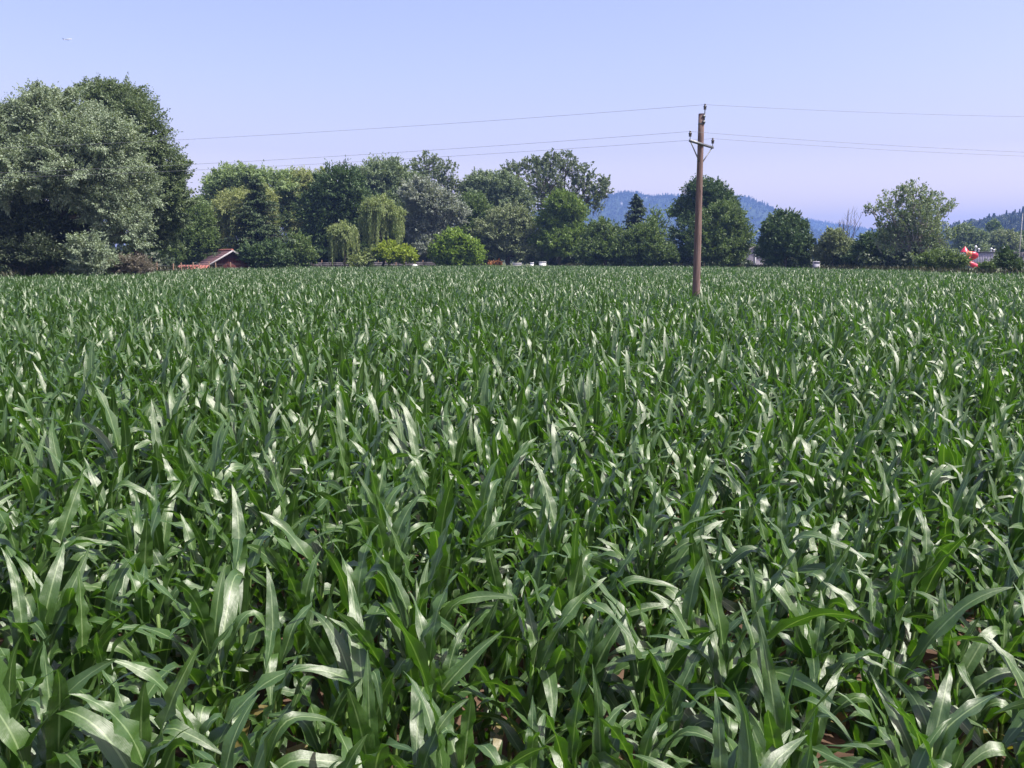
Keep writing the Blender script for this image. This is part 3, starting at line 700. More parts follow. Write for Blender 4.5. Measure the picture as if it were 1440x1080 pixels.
# leafless tree
foot = at(1190, 362, 112); foot.z = 0
bt = empty('bare_tree', foot, 'leafless tree with thin upright branches beside the low dark tree', 'tree')
r_ = np.random.default_rng(61); mt = MB(); mbr = MB()
hz = at(1190, 290, 112).z
limb(mt, (0, 0, 0), (0.05, 0, hz * 0.45), 0.16, 0.10, r_, 0, 6)
for k in range(15):
    s0 = np.array((0.05, 0, hz * r_.uniform(0.28, 0.46))); an = r_.uniform(0, 6.28); sp_ = r_.uniform(0.3, 1.9)
    tip = np.array((math.cos(an) * sp_, math.sin(an) * sp_, hz * r_.uniform(0.72, 1.0)))
    limb(mbr, s0, tip, 0.05, 0.012, r_, -0.08, 6)
    for j in range(4):
        q = s0 + (tip - s0) * r_.uniform(0.45, 0.85)
        limb(mbr, q, q + np.array((r_.normal(0, 0.3), r_.normal(0, 0.3), r_.uniform(0.4, 1.1))), 0.02, 0.007, r_, 0, 4)
mt.build('trunk', M['bark'], bt, smooth=True); mbr.build('branch', M['bark'], bt, smooth=True)

# rough weeds along the far edge of the field, and the wood far behind that closes the gaps
lv = Leaves(); r_ = np.random.default_rng(71)
edge = poly[2:13]
for a, b_ in zip(edge[:-1], edge[1:]):
    ln = np.linalg.norm(b_ - a); n = int(ln * 230)
    t = r_.random(n)[:, None]; dirn = (b_ - a) / ln; out = np.array((-dirn[1], dirn[0]))
    p = a + (b_ - a) * t + out[None] * r_.uniform(0.6, 5.0, n)[:, None]
    h = r_.uniform(0.1, 1.25, n) * (0.7 + 0.3 * np.sin(p[:, 0] * 0.9))
    pw = 720 + FPX * p[:, 0] / p[:, 1]; h = np.where((pw > 685) & (pw < 775), h * 0.45, h)
    ax = r_.normal(0, 0.35, (n, 3)); ax[:, 2] += 1
    lv.add(np.stack([p[:, 0], p[:, 1], h], -1), ax, r_.normal(0, 1, (n, 3)), r_.uniform(0.25, 0.6, n), r_.uniform(0.06, 0.16, n), r_.uniform(0, 1, n))
o = lv.build('undergrowth', FOL['weed'], None, (0, 0, 0)); tag(o, 'rough weeds and tall grass between the maize and the trees', 'weeds', kind='stuff')


def blob_variant(seed, h, w, conif=False, n=420, ls=0.9, fol='wood'):
    """a whole far-off tree as loose leaf clumps"""
    r = np.random.default_rng(seed); lv = Leaves()
    if conif:
        f = r.uniform(0, 1, n) ** 0.75; rad = w / 2 * (1 - f) * r.uniform(0.3, 1.0, n) ** 0.5; an = r.uniform(0, 6.283, n)
        P_ = np.stack([np.cos(an) * rad, np.sin(an) * rad, h * (0.05 + 0.95 * f)], -1)
    else:
        nb = 9; cc = sphere_dirs(r, nb) * np.array((w * 0.28, w * 0.28, h * 0.22)) + np.array((0, 0, h * 0.58))
        P_ = cc[r.integers(0, nb, n)] + sphere_dirs(r, n) * (r.uniform(0.5, 1, n) * w * 0.25)[:, None]
    nr = P_ - np.array((0, 0, h * 0.45)); nr = nr / (np.linalg.norm(nr, axis=1, keepdims=True) + 1e-6) + r.normal(0, 0.4, P_.shape)
    lv.add(P_, r.normal(0, 1, P_.shape), nr, ls * r.uniform(0.7, 1.4, n), ls * 0.7 * r.uniform(0.7, 1.4, n), r.uniform(0, 1, n) * 0.6 + 0.4 * r.random())
    o = lv.build('wood_source', FOL[fol], None, (0, 0, 0)); C.objects.unlink(o); return o


wood_src = [blob_variant(800 + k, 9, 8, False) for k in range(5)] + [blob_variant(820 + k, 10, 4.5, True) for k in range(3)]


def wood(name, label, P, smin, smax, seed, conif=0.35, src=None):
    r = np.random.default_rng(seed); n = len(P); src = src or wood_src
    nc = 3; nb = len(src) - nc
    vid = np.where(r.random(n) < conif, nb + r.integers(0, nc, n), r.integers(0, nb, n))
    s = r.uniform(smin, smax, n)
    o = scatter(name, P, np.stack([np.zeros(n), np.zeros(n), r.uniform(0, 6.28, n)], -1), np.repeat(s[:, None], 3, 1) * np.array((1, 1, 1)), vid, src)
    return tag(o, label, 'woodland', kind='stuff')


low_src = [blob_variant(860 + k, 2.2, 2.8, False, 420, 0.34) for k in range(6)] + [blob_variant(870 + k, 2.6, 1.6, True, 240, 0.30) for k in range(3)]
r_ = np.random.default_rng(75); PT = []
line = np.array([(-60, 66), (-46, 72), (-40, 84), (-38, 100), (-30, 122), (-14, 140), (0, 143), (20, 134), (37, 114), (42, 98), (44, 80), (50, 66), (62, 60)], float)
for a, b_ in zip(line[:-1], line[1:]):
    n = int(np.linalg.norm(b_ - a) * 4.2); t = r_.random(n)[:, None]; nn = np.array((-(b_ - a)[1], (b_ - a)[0])) / np.linalg.norm(b_ - a)
    PT.append(a + (b_ - a) * t + nn * r_.uniform(-2.0, 6.0, n)[:, None])
PT = np.vstack(PT); ppx = 720 + FPX * PT[:, 0] / PT[:, 1]
PT = PT[((ppx < 1335) | (ppx > 1470)) & ((ppx < 1042) | (ppx > 1082)) & ((ppx < 1138) | (ppx > 1158)) & ((ppx < 690) | (ppx > 775)) & ((ppx < 240) | (ppx > 350))]
wood('thicket', 'low dark thicket closing the gaps beneath the row of trees', np.concatenate([PT, np.zeros((len(PT), 1))], 1), 0.6, 1.25, 76, 0.15, low_src)
r_ = np.random.default_rng(72)
n = 620
yw = r_.uniform(230, 330, n); xw = r_.uniform(-0.62, 0.66, n) * yw
wood('woodland', 'low dark wood far behind the row of trees', np.stack([xw, yw, np.zeros(n)], -1), 0.45, 0.85, 73, 0.2)


# ------------------------------------------------------------------ hills
def interp_ridge(ridge, px):
    xs = [a for a, _ in ridge]; ys = [b for _, b in ridge]
    return np.interp(px, xs, ys)


hill_mat = noise_mat('hill_forest_floor', (0.022, 0.038, 0.020), (0.05, 0.07, 0.035), 0.02, 0.95, 0.1)


def hill(name, label, Y, ridge, fr, bk, seed, step=18, canopy=0.0):
    """ridge: (px, py) of the skyline; the hill rises over fr metres in front and falls bk metres behind it"""
    r = np.random.default_rng(seed)
    p0, p1 = ridge[0][0], ridge[-1][0]
    X = np.arange((p0 - 720) / FPX * Y, (p1 - 720) / FPX * Y, step); Yv = np.arange(Y - fr, Y + bk + 1, step * 1.5)
    gx, gy = np.meshgrid(X, Yv)
    top = np.array([max(0, at(p, interp_ridge(ridge, p), Y).z) for p in X / Y * FPX + 720]) - canopy
    t = np.where(gy < Y, (gy - (Y - fr)) / fr, 1 - (gy - Y) / bk); t = np.clip(t, 0, 1)
    prof = np.sin(t * math.pi / 2) ** 2.3
    gz = np.maximum(top, -2)[None] * prof
    nzz = sum(a * np.sin(gx * f + p) * np.sin(gy * f * 1.3 + q) for a, f, p, q in ((0.05, 0.008, 1, 2), (0.03, 0.019, 4, 0), (0.02, 0.041, 2, 5)))
    gz = gz * (1 + 0.6 * nzz * np.sin(t * math.pi)) - 1.0
    V = np.stack([gx, gy, gz], -1).reshape(-1, 3); w, h = len(X), len(Yv)
    i = np.arange(h - 1)[:, None] * w + np.arange(w - 1)[None]
    o = mesh_np(name, V, np.stack([i, i + 1, i + w + 1, i + w], -1).reshape(-1, 4), hill_mat, smooth=True)
    tag(o, label, kind='structure')
    return X, Yv, gz


def on_hill(h, n, seed, tmin=0.0):
    X, Yv, gz = h; r = np.random.default_rng(seed)
    fx = r.uniform(0, len(X) - 1.001, n); fy = r.uniform(tmin, len(Yv) - 1.001, n)
    i = fx.astype(int); j = fy.astype(int); a = fx - i; b = fy - j
    z = gz[j, i] * (1 - a) * (1 - b) + gz[j, i + 1] * a * (1 - b) + gz[j + 1, i] * (1 - a) * b + gz[j + 1, i + 1] * a * b
    P = np.stack([X[0] + fx * (X[1] - X[0]), Yv[0] + fy * (Yv[1] - Yv[0]), z], -1)
    return P[z > 1.0]


HC = 2600
h1 = hill('wooded_hill', 'long blue wooded hill behind the tall tree and the pole', HC,
          [(560, 366), (640, 335), (720, 305), (790, 285), (845, 274), (868, 269), (885, 269), (905, 274), (940, 273), (985, 272), (1010, 270), (1040, 277), (1060, 288), (1083, 302), (1105, 318), (1140, 335), (1180, 352), (1230, 366)], 800, 700, 1, 20, 11)
h2 = hill('distant_hill', 'low blue hill farther off beside the bare branches', 3600,
          [(950, 366), (1010, 330), (1060, 308), (1090, 303), (1130, 307), (1160, 312), (1200, 319), (1240, 325), (1290, 331), (1340, 335), (1420, 345), (1520, 366)], 700, 700, 2, 26, 11)
h3 = hill('wooded_ridge', 'dark wooded ridge rising behind the grey hall', 760,
          [(1240, 366), (1290, 340), (1330, 322), (1350, 315), (1372, 308), (1395, 306), (1420, 298), (1445, 294), (1500, 284), (1580, 275), (1680, 275), (1800, 300), (1900, 366)], 330, 300, 3, 8, 9)
big_src = [blob_variant(840 + k, 17, 15, False, 260, 2.6, 'hill') for k in range(4)] + [blob_variant(850 + k, 22, 9, True, 220, 2.2, 'hill') for k in range(3)]
wood('hill_forest', 'blue hazy forest covering the long hill', on_hill(h1, 14000, 81), 0.40, 0.68, 82, 0.25, big_src)
wood('distant_forest', 'pale blue forest on the low distant hill', on_hill(h2, 10000, 83), 0.40, 0.68, 84, 0.25, big_src)
wood('ridge_forest', 'dark blue green forest of broad trees and spruces on the ridge', on_hill(h3, 3600, 85), 0.75, 1.45, 86, 0.3)

# white house on the blue hill
hp = at(875, 288, HC - 330)
X, Yv, gz = h1
ii = int(np.argmin(abs(X - hp.x))); jj = int(np.argmin(abs(gz[: int(800 / 30), ii] - hp.z)))
hz_ = float(gz[jj, ii]); hy = float(Yv[jj])
he = empty('hill_house', (float(X[ii]), hy, hz_), 'tiny white house high on the blue wooded hill', 'house')
MB().box((-3, -3, -2), (3, 3, 11)).build('wall', M['trim_white'], he)
MB().add([(-3.4, -3.4, 11), (3.4, -3.4, 11), (3.4, 3.4, 11), (-3.4, 3.4, 11), (0, -3.4, 13.5), (0, 3.4, 13.5)], [(0, 4, 5, 3), (1, 2, 5, 4), (0, 3, 2, 1)], [(0, 1, 4), (2, 3, 5)]).build('roof', M['dark_roof'], he)

# ------------------------------------------------------------------ utility pole and lines
PD = 28.6
base = Vector((PB[0], PB[1], 0)); topc = at(986.5, 160, PD)
lean_v = (topc - at(979, 410, PD)); lean_x = lean_v.x / lean_v.z
pr = empty('utility_pole', base, 'tall weathered wooden utility pole standing in the maize', 'utility pole')
Ht = topc.z
axis = lambda z: np.array((lean_x * (z - pole_base.z) , 0, z))
zz = np.linspace(-0.3, Ht, 10)
rads = np.interp(zz, [0, Ht], [0.128, 0.088]); rads = rads + np.random.default_rng(5).normal(0, 0.0025, 10)
MB().tube([axis(z) for z in zz], rads, 14).build('pole', M['wood_pole'], pr, smooth=False)
za = at(988, 203.5, PD).z
armc = axis(za)
hv = np.array((0.47, 0.50, -0.0)); hv_l = -hv + np.array((0, 0, 0.045)); hv_r = hv + np.array((0, 0, -0.045))
frn = np.array((0.0, -0.14, 0))
MB().bar(armc + frn + hv_l, armc + frn + hv_r, 0.06, 0.07).build('crossarm', M['steel'], pr)
for e_ in (hv_l, hv_r):
    MB().bar(armc + frn + e_ * 0.9 + np.array((0, 0, -0.035)), axis(za - 0.55) + frn * 0.8 + e_ * 0.12, 0.035, 0.012, (0, 1, 0)).build('brace', M['steel'], pr)


def insulator(p, parent):
    prof = [(0.012, 0.0), (0.012, 0.09), (0.03, 0.09), (0.055, 0.10), (0.058, 0.125), (0.04, 0.14), (0.045, 0.15), (0.062, 0.16), (0.062, 0.19), (0.045, 0.21), (0.03, 0.215), (0.036, 0.24), (0.03, 0.265), (0.0, 0.27)]
    MB().lathe([(a * 0.82, z) for a, z in prof], p, 14).build('insulator', M['insulator'], parent, smooth=True)


pin_l = armc + frn + hv_l * 0.97 + np.array((0, 0, 0.03)); pin_r = armc + frn + hv_r * 0.97 + np.array((0, 0, 0.03))
insulator(pin_l, pr); insulator(pin_r, pr)
br = axis(Ht) + np.array((0.055, -0.05, 0))
mb = MB(); mb.tube([br + np.array((0.02, -0.04, -0.32)), br + np.array((0.02, -0.04, -0.05)), br + np.array((0.03, -0.04, 0.02)), br + np.array((0.03, -0.04, 0.10))], 0.018, 7); mb.box(br + np.array((-0.04, -0.06, -0.30)), br + np.array((0.05, -0.03, -0.22)))
mb.box(br + np.array((-0.04, -0.06, -0.12)), br + np.array((0.05, -0.03, -0.05)))
mb.build('top_bracket', M['steel'], pr)
insulator(br + np.array((0.03, -0.04, 0.02)), pr)
MB().tube([axis(Ht - 0.34), axis(Ht - 0.29)], 0.097, 14).build('band', M['steel'], pr)
tips = [np.array(base) + br + np.array((0.03, -0.04, 0.262)), np.array(base) + pin_l + np.array((0, 0, 0.245)), np.array(base) + pin_r + np.array((0, 0, 0.245))]


def wire(label, tip, left, right):
    """left, right: pixel heights where the wire leaves the frame"""
    tip = np.asarray(tip); mbw = MB(); P_ = []
    for (px, py, D), sgn in ((left, 1), (right, -1)):
        e_ = np.array(at(px, py, D)); d = e_ - tip
        far_ = tip + d * 1.45; t = np.linspace(0, 1, 28)[:, None]
        pp = tip + (far_ - tip) * t
        ln = np.linalg.norm(far_ - tip)
        s_at = 1 / 1.45
        k = 0.0065 * ln
        pp[:, 2] -= 4 * k * (t[:, 0] * (1 - t[:, 0])) - 4 * k * s_at * (1 - s_at) * t[:, 0] / s_at
        P_.append(pp)
    pts_ = np.vstack([P_[0][::-1], P_[1][1:]])
    o = mbw.tube(pts_, 0.005, 5).build('power_line', M['wire'], None, smooth=True)
    return tag(o, label, 'power line', 'power lines on the wooden pole')


wire('highest thin power line, carried by the insulator on the pole top', tips[0], (0, 208, 37), (1440, 164, 29.5))
wire('upper of the two close power lines, on the near end of the crossarm', tips[1], (0, 243, 36.4), (1440, 214, 29.0))
wire('lower of the two close power lines, on the far end of the crossarm', tips[2], (0, 250, 37.6), (1440, 219.5, 30.2))

# ------------------------------------------------------------------ shed by the trees
SD = 100
R1 = np.array(at(327, 352, SD)); rdv = np.array((-0.57, 0.82, 0)); gdv = np.array((0.82, 0.57, 0))
rl, hw, drop = 5.0, 3.7, 2.15
sh = empty('shed', (R1[0], R1[1], 0), 'half hidden shed with a faded red tiled roof and white gable edge', 'shed')
o3 = np.array((R1[0], R1[1], 0)); A = R1 - o3; B = A + rdv * rl
eL, eR = -gdv * hw - np.array((0, 0, drop)), gdv * hw - np.array((0, 0, drop))
thk = np.array((0, 0, -0.10))
for e_ in (eL, eR):
    mb = MB(); nrow = 11
    for k in range(nrow):                      # courses of tiles, each lapped over the next
        f0, f1 = k / nrow, (k + 1) / nrow + 0.012
        up0, up1 = np.array((0, 0, 0.0)), np.array((0, 0, 0.035))
        q = [A + e_ * f0, B + e_ * f0, B + e_ * f1, A + e_ * f1]
        mb.hexa([q[0] + thk, q[1] + thk, q[2] + thk, q[3] + thk, q[0] + up0, q[1] + up0, q[2] + up1, q[3] + up1])
    mb.build('roof', M['roof_tile'], sh)
mb = MB()
for k in range(13):
    p = A + (B - A) * (k / 13); q = A + (B - A) * ((k + 1.1) / 13)
    mb.tube([p + np.array((0, 0, 0.02)), q + np.array((0, 0, 0.04))], 0.13, 8)
mb.build('ridge', M['ridge_tile'], sh)
for e_ in (eL, eR):
    MB().bar(A - rdv * 0.03 + np.array((0, 0, -0.06)), A - rdv * 0.03 + e_ * 1.02 + np.array((0, 0, -0.06)), 0.05, 0.17).build('barge_board', M['trim_white'], sh)
inn = rdv * 0.55
wl, wr = -gdv * (hw - 0.35), gdv * (hw - 0.35)
zr = A[2] - 0.14; ze = A[2] - drop * (hw - 0.35) / hw - 0.14
def gp(v, z): return np.array((v[0], v[1], z))
a0, a1 = wl + inn, wr + inn; b0, b1 = wl + rdv * (rl - 0.4), wr + rdv * (rl - 0.4)
mb = MB(); V = [gp(a0, 0), gp(a1, 0), gp(a1, ze), gp(inn, zr), gp(a0, ze), gp(b0, 0), gp(b1, 0), gp(b1, ze), gp(rdv * (rl - 0.4), zr), gp(b0, ze)]
mb.add(V, [(0, 1, 2, 4), (6, 5, 9, 7), (5, 0, 4, 9), (1, 6, 7, 2)], [(4, 2, 3), (7, 9, 8)])
mb.build('wall', M['red_wall'], sh)
dc = inn - rdv * 0.04
MB().hexa([gp(dc - gdv * 0.5, 0.02), gp(dc + gdv * 0.5, 0.02), gp(dc + gdv * 0.5 + rdv * 0.03, 0.02), gp(dc - gdv * 0.5 + rdv * 0.03, 0.02), gp(dc - gdv * 0.5, 2.0), gp(dc + gdv * 0.5, 2.0), gp(dc + gdv * 0.5 + rdv * 0.03, 2.0), gp(dc - gdv * 0.5 + rdv * 0.03, 2.0)]).build('door', M['red_wall'], sh)

# low orange shelter in front of it
LD = 93
c = at(271, 372.5, LD); lo_ = empty('shelter', (c.x, LD, 0), 'low shelter with a bright orange red roof, left of the shed roof', 'shelter')
hx = 21 / ppm(LD); zt = c.z
mb = MB()
for k in range(9):
    xa, xb = -hx + 2 * hx * k / 9, -hx + 2 * hx * (k + 0.93) / 9
    mb.hexa([(xa, -1.0, zt - 0.62), (xb, -1.0, zt - 0.62), (xb, 0.4, zt - 0.06), (xa, 0.4, zt - 0.06), (xa, -1.0, zt - 0.56), (xb, -1.0, zt - 0.56), (xb, 0.4, zt), (xa, 0.4, zt)])
mb.build('roof', M['orange_tile'], lo_)
mb = MB(); mb.box((-hx + 0.1, -0.85, 0), (hx - 0.1, 0.3, zt - 0.66)); mb.build('wall', M['red_wall'], lo_)

# fences
def fence(name, label, line, mat_p, n, zt, rails, rw):
    line = np.array(line); seg = np.linalg.norm(np.diff(line, axis=0), axis=1); cum = np.concatenate([[0], np.cumsum(seg)])
    org = np.array((line[0][0], line[0][1], 0)); root = empty(name, org, label, 'fence')
    r = np.random.default_rng(n); P_ = []
    for k in range(n):
        s = cum[-1] * k / (n - 1) + (r.normal(0, 0.25) if 0 < k < n - 1 else 0)
        p = np.array((np.interp(s, cum, line[:, 0]), np.interp(s, cum, line[:, 1]), 0)) - org; P_.append(p)
        h = zt + r.normal(0, 0.07); l = r.normal(0, 0.025, 2) * h
        MB().tube([p + np.array((0, 0, -0.2)), p + np.array((l[0], l[1], h))], [0.065, 0.055], 7).build('post', mat_p, root)
    for z in rails:
        mb = MB()
        for a, b_ in zip(P_[:-1], P_[1:]):
            if rw < 0.02: mb.tube([a + np.array((0, 0, z)), b_ + np.array((0, 0, z))], rw, 4)
            else: mb.bar(a + np.array((0, -0.08, z)), b_ + np.array((0, -0.08, z)), 0.025, rw)
        mb.build('wire' if rw < 0.02 else 'rail', M['wire'] if rw < 0.02 else M['grey_board'], root)
    return root


def gpt(px, D): v = at(px, 362, D); return (v.x, D)
fence('wire_fence', 'wire fence on brown wooden posts along the far edge of the maize', [gpt(200, 79), gpt(240, 84), gpt(305, 97), gpt(355, 103), gpt(440, 113.5)], M['post_wood'], 15, 1.62, (0.6, 1.0, 1.4), 0.006)
fence('board_fence', 'low grey board fence beneath the weeping willows', [gpt(432, 114.5), gpt(520, 120), gpt(590, 128), gpt(655, 132)], M['post_wood'], 16, 1.68, (0.35, 0.61, 0.87, 1.13, 1.37), 0.22)

# small pale and orange things at the far edge
def small_box(label, px, py, D, w, d, mat, lid=True):
    z = at(px, py, D).z; p = at(px, 362, D); e_ = empty('white_box', (p.x, D, 0), label, 'box', 'pale boxes at the far edge of the maize')
    mb = MB(); mb.box((-w / 2, -d / 2, 0.25), (w / 2, d / 2, z - 0.08)); mb.build('body', mat, e_)
    MB().box((-w / 2 - 0.04, -d / 2 - 0.04, z - 0.08), (w / 2 + 0.04, d / 2 + 0.04, z)).build('lid', M['white'], e_)
    mb = MB()
    for sx in (-1, 1):
        for sy in (-1, 1): mb.box((sx * (w / 2 - 0.06) - 0.03, sy * (d / 2 - 0.06) - 0.03, 0), (sx * (w / 2 - 0.06) + 0.03, sy * (d / 2 - 0.06) + 0.03, 0.25))
    mb.build('stand', M['post_wood'], e_)
small_box('wide low pale pink box under the olive willow', 727, 369.8, 129.7, 1.3, 0.5, M['trim_white'])
small_box('narrow white box under the boughs of the olive willow', 748, 369, 129.3, 0.5, 0.5, M['white'])
small_box('taller white box, last in the row under the olive willow', 763, 368, 128.7, 1.0, 0.6, M['white'])
shrub('small orange flowering shrub beside the pale boxes', 131.5, 'marigold', [(700, 371.5, 5, 3), (692, 373, 5, 3)], seed=91, aspect=0.7)
# round white cover near the lime bush
p = at(583, 362, 127); zt = at(583, 371.5, 127).z
cv = empty('covered_mound', (p.x, 127, 0), 'small white rounded cover between the lime bush and lime green tree', 'cover')
MB().lathe([(0.55, 0), (0.58, zt * 0.55), (0.5, zt * 0.8), (0.3, zt * 0.95), (0.0, zt)], (0, 0, 0), 14).build('sheet', M['white'], cv, smooth=True)

# grey gable building and small pale cabinet
gb = at(1062, 362, 128); ge = empty('gabled_building', (gb.x, 128, 0), 'pale mauve gabled building glimpsed between two trees', 'building')
zr = at(1062, 346, 128).z; w2 = 3.2; zv = zr - 2.0
mb = MB(); V = [(-w2, 0, 0), (w2, 0, 0), (w2, 0, zv), (0, 0, zr), (-w2, 0, zv), (-w2, 6, 0), (w2, 6, 0), (w2, 6, zv), (0, 6, zr), (-w2, 6, zv)]
mb.add(V, [(0, 1, 2, 4), (6, 5, 9, 7), (5, 0, 4, 9), (1, 6, 7, 2)], [(4, 2, 3), (7, 9, 8)]).build('wall', M['mauve_wall'], ge)
for sx in (-1, 1):
    MB().hexa([(0, -0.3, zr + 0.01), (sx * (w2 + 0.3), -0.3, zv - 0.19), (sx * (w2 + 0.3), 6.3, zv - 0.19), (0, 6.3, zr + 0.01), (0, -0.3, zr + 0.12), (sx * (w2 + 0.3), -0.3, zv - 0.08), (sx * (w2 + 0.3), 6.3, zv - 0.08), (0, 6.3, zr + 0.12)]).build('roof', M['dark_roof'], ge)
MB().box((-0.06, -0.09, 0), (0.06, -0.005, zr - 0.35)).build('post', M['white'], ge)
MB().box((-2.4, -0.05, 0.9), (-1.2, -0.004, 2.0)).build('window', M['glass'], ge)
cb = at(1148, 362, 105); ce = empty('cabinet', (cb.x, 105, 0), 'small pale grey cabinet between the round dark tree and the grey green one', 'cabinet')
zc = at(1148, 367.5, 105).z
MB().box((-0.35, -0.25, 0), (0.35, 0.25, zc - 0.1)).build('body', M['mauve_wall'], ce)
MB().hexa([(-0.42, -0.32, zc - 0.1), (0.42, -0.32, zc - 0.1), (0.42, 0.32, zc - 0.1), (-0.42, 0.32, zc - 0.1), (-0.3, -0.2, zc), (0.3, -0.2, zc), (0.3, 0.2, zc), (-0.3, 0.2, zc)]).build('lid', M['grey_cladding'], ce)
MB().box((-0.3, -0.27, 0.25), (0.3, -0.252, zc - 0.25)).build('door', M['grey_cladding'], ce)

# ------------------------------------------------------------------ red tube slide
TD = 118; k_ = 1 / ppm(TD)
tb = at(1356, 362, TD); te = empty('tube_slide', (tb.x, TD, 0), 'red playground tube slide winding down from a tower with a red pointed roof', 'slide')
def lz(py): return at(1356, py, TD).z
ztop, zeave, zplat = lz(346), lz(354.5), lz(363)
rw = 6.2 * k_
mb = MB(); mb.lathe([(rw, zeave), (rw * 0.97, zeave + 0.04), (rw * 0.5, zeave + (ztop - zeave) * 0.55), (0.03, ztop - 0.06), (0, ztop)], sides=8); mb.build('roof', M['red_plastic'], te)
MB().tube([(0, 0, ztop - 0.05), (0, 0, ztop + 0.5)], 0.02, 6).build('finial', M['steel'], te)
for sx in (-1, 1):
    for sy in (-1, 1):
        MB().tube([(sx * 0.36, sy * 0.36, 0), (sx * 0.36, sy * 0.36, zeave + 0.05)], 0.05, 8).build('post', M['steel'], te)
mb = MB(); mb.box((-0.5, -0.5, zplat - 0.1), (0.5, 0.5, zplat)); mb.build('platform', M['grey_board'], te)
mb = MB()
for sx in (-1, 1): mb.bar((sx * 0.45, -0.45, zplat + 0.35), (sx * 0.45, 0.45, zplat + 0.35), 0.04, 0.55)
mb.build('side_panel', M['white'], te)
# tube: out to the side, a turn down, back and out again
X_ = lambda px: (px - 1356) * k_
zt0 = lz(358)
way = [(1356, 357, -.30), (1361, 357, -.50), (1366, 357.5, -.60), (1369.5, 359, -.45), (1370, 361, -.10), (1367, 363, .20), (1362, 365, .25), (1359, 367, .0), (1360, 369.5, -.35), (1364, 371.5, -.55), (1369, 374, -.60), (1373, 377, -.60)]
pts_ = [np.array((X_(px), yo, lz(py))) for px, py, yo in way]
tubeobj = MB(); P_ = np.array(pts_)
# ribbed joints along the tube
d_ = np.concatenate([[0], np.cumsum(np.linalg.norm(np.diff(P_, axis=0), axis=1))]); s_ = np.linspace(0, d_[-1], 90)
PP = np.stack([np.convolve(np.pad(np.interp(s_, d_, P_[:, i]), 3, 'edge'), np.ones(7) / 7, 'valid') for i in range(3)], -1); rr_ = 0.33 + 0.025 * ((np.arange(90) % 9) == 0)
tubeobj.tube(PP[12:], rr_[12:], 20).build('tube', M['red_plastic'], te, smooth=True)
MB().tube(PP[:13], rr_[:13] + 0.006, 20).build('entry_tube', M['orange_plastic'], te, smooth=True)

# ------------------------------------------------------------------ grey hall, white block and mast
HD = 175
hl = at(1366, 362, HD); hx0 = hl.x; hx1 = at(1428, 362, HD).x; zh = at(1380, 355, HD).z
ha = empty('hall', (hx0, HD, 0), 'long low grey hall with ribbed cladding behind the bushes', 'building')
wd = hx1 - hx0
mb = MB(); mb.box((0, 0, 0), (wd, 10, zh)); mb.build('wall', M['grey_cladding'], ha)
mb = MB()
for k in range(28): mb.box((wd * (k + 0.3) / 28, -0.06, 0.1), (wd * (k + 0.62) / 28, -0.003, zh - 0.15))
mb.build('cladding', M['mauve_wall'], ha)
MB().box((-0.2, -0.25, zh), (wd + 0.2, 10.2, zh + 0.16)).build('roof', M['grey_board'], ha)
for px, hgt in ((1369, 1.3), (1373.5, 0.7), (1391, 0.8), (1395, 0.5), (1409, 1.0)):
    xx = (px - 720) / FPX * HD - hx0
    mb = MB(); mb.lathe([(0.14, zh + 0.163), (0.13, zh + 0.16 + hgt * 0.6), (0.27, zh + 0.16 + hgt * 0.62), (0.25, zh + 0.16 + hgt * 0.75), (0.0, zh + 0.16 + hgt)], (xx, 1.2, 0), 8)
    mb.build('roof_vent', M['white'], ha)
WD = 120
wb = at(1446, 362, WD); we = empty('kiosk', (wb.x, WD, 0), 'small white block with a grey edge at the end of the hall', 'building')
zk = at(1446, 357, WD).z
MB().box((-0.65, 0, 0), (2.2, 3, zk)).build('wall', M['white'], we)
MB().box((-0.95, -0.06, 0), (-0.653, 3.05, zk + 0.25)).build('pilaster', M['grey_board'], we)
MB().box((-0.65, -0.2, zk), (2.4, 3.2, zk + 0.15)).build('roof', M['grey_board'], we)
mz = at(1433, 300, 118); ma = empty('mast', (at(1433, 362, 118).x, 118, 0), 'thin pale mast standing up against the wooded ridge', 'mast')
MB().tube([(0, 0, 0), (0, 0, mz.z * 0.5), (0.03, 0, mz.z)], [0.075, 0.06, 0.035], 10).build('tube', M['trim_white'], ma, smooth=True)
MB().lathe([(0.16, 0), (0.16, 0.03), (0.09, 0.05), (0.09, 0.2)], (0, 0, 0), 12).build('base', M['steel'], ma)
MB().lathe([(0.0, mz.z + 0.10), (0.05, mz.z + 0.07), (0.05, mz.z)], (0.03, 0, 0), 10).build('cap', M['steel'], ma)

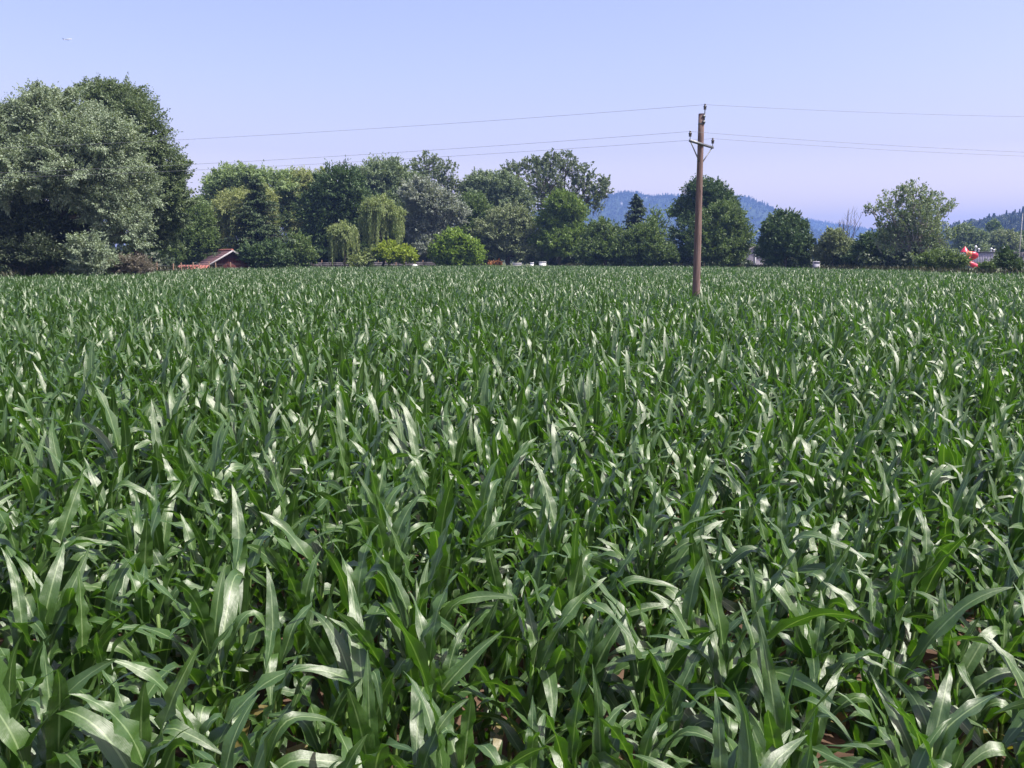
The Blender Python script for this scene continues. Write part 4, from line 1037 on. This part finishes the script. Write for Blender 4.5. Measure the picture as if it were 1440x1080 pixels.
# ------------------------------------------------------------------ aircraft
AD = 3700
ac = at(95, 55.5, AD); ae = empty('airplane', ac, 'tiny airliner crossing the sky above the huge willow', 'airplane')
ae.rotation_euler = (R(8), R(-8), R(18))
mb = MB(); xs = np.array([-17, -15, -9, 8, 13, 16, 17.5]); mb.tube([(a, 0, 0.5 if a < -12 else 0) for a in xs], [0.25, 1.0, 1.9, 1.95, 1.7, 0.9, 0.1], 12); mb.build('fuselage', M['plane_white'], ae, smooth=True)
for sy in (-1, 1):
    MB().hexa([(3.5, sy * 1.2, -0.8), (-3, sy * 1.2, -0.8), (-7.5, sy * 17, 0.3), (-5.3, sy * 17, 0.3), (3.5, sy * 1.2, -0.1), (-3, sy * 1.2, -0.4), (-7.5, sy * 17, 0.5), (-5.3, sy * 17, 0.5)]).build('wing', M['plane_dark'], ae)
    MB().tube([(3.4, sy * 5.6, -1.9), (2.6, sy * 5.6, -1.9), (-0.8, sy * 5.6, -1.8)], [0.9, 1.05, 0.6], 10).build('engine', M['plane_dark'], ae, smooth=True)
    MB().hexa([(-13, sy * 0.6, 0.7), (-16, sy * 0.6, 0.7), (-17.5, sy * 6, 1.1), (-16.2, sy * 6, 1.1), (-13, sy * 0.6, 1.0), (-16, sy * 0.6, 0.9), (-17.5, sy * 6, 1.2), (-16.2, sy * 6, 1.2)]).build('tailplane', M['plane_dark'], ae)
MB().hexa([(-12, -0.15, 1.2), (-16.2, -0.15, 1.2), (-16.2, 0.15, 1.2), (-12, 0.15, 1.2), (-16, -0.1, 7), (-18, -0.1, 7), (-18, 0.1, 7), (-16, 0.1, 7)]).build('fin', M['plane_dark'], ae)

# ------------------------------------------------------------------ air, sky and sun
hb = MB(); hb.box((-GX - 20, GY0 - 20, -1.2), (GX + 20, GY1 + 20, 236)); hm = bpy.data.materials.new('haze'); hm.use_nodes = True
nt = hm.node_tree; nt.nodes.remove(nt.nodes['Principled BSDF']); pv = nt.nodes.new('ShaderNodeVolumePrincipled')
pv.inputs['Color'].default_value = (0.27, 0.46, 1.0, 1); pv.inputs['Density'].default_value = 0.00030; pv.inputs['Anisotropy'].default_value = 0.1
nt.links.new(pv.outputs[0], nt.nodes['Material Output'].inputs['Volume'])
ho = hb.build('haze', hm); tag(ho, 'thin blue summer haze over the whole place', kind='stuff')

SUN_EL, SUN_AZ = R(58), R(112)       # azimuth measured from the view direction towards the right
w = bpy.data.worlds.new('World'); sc.world = w; w.use_nodes = True; nt = w.node_tree; bg = nt.nodes['Background']
sky = nt.nodes.new('ShaderNodeTexSky'); sky.sky_type = 'NISHITA'; sky.sun_disc = False; sky.sun_elevation = SUN_EL; sky.sun_rotation = SUN_AZ
sky.air_density = 1.0; sky.dust_density = 2.5; sky.ozone_density = 1.5; sky.altitude = 400
tint = nt.nodes.new('ShaderNodeMix'); tint.data_type = 'RGBA'; tint.blend_type = 'MULTIPLY'; tint.inputs['Factor'].default_value = 1
tcw = nt.nodes.new('ShaderNodeTexCoord'); sxw = nt.nodes.new('ShaderNodeSeparateXYZ'); rmp = nt.nodes.new('ShaderNodeValToRGB')
nt.links.new(tcw.outputs['Generated'], sxw.inputs[0]); nt.links.new(sxw.outputs['Z'], rmp.inputs['Fac']); nt.links.new(rmp.outputs[0], tint.inputs[7])
re_ = rmp.color_ramp.elements; re_[0].position = 0.0; re_[0].color = (2.02, 1.30, 0.92, 1); re_[1].position = 0.27; re_[1].color = (1.16, 0.895, 0.90, 1)
for p_, c_ in ((0.06, (1.64, 1.10, 0.86, 1)), (0.113, (1.20, 0.845, 0.82, 1)), (0.19, (1.17, 0.88, 0.86, 1))):
    e3 = re_.new(p_); e3.color = c_
nt.links.new(sky.outputs[0], tint.inputs[6]); nt.links.new(tint.outputs[2], bg.inputs['Color']); bg.inputs['Strength'].default_value = 0.12
sl = bpy.data.lights.new('sun', 'SUN'); so_ = bpy.data.objects.new('sun', sl); C.objects.link(so_)
sl.energy = 4.0; sl.angle = R(0.5); sl.color = (1.0, 0.95, 0.87)
sd = Vector((math.cos(SUN_EL) * math.sin(SUN_AZ), math.cos(SUN_EL) * math.cos(SUN_AZ), math.sin(SUN_EL)))
so_.rotation_euler = (-sd).to_track_quat('-Z', 'Y').to_euler()
so_.location = (0, 0, 60)

sc.render.engine = 'CYCLES'
cy = sc.cycles
cy.use_denoising = True
cy.max_bounces = 6; cy.diffuse_bounces = 3; cy.glossy_bounces = 3; cy.transmission_bounces = 4; cy.volume_bounces = 0; cy.transparent_max_bounces = 8
sc.view_settings.view_transform = 'Standard'; sc.view_settings.look = 'None'; sc.view_settings.exposure = 1.15; sc.view_settings.gamma = 1
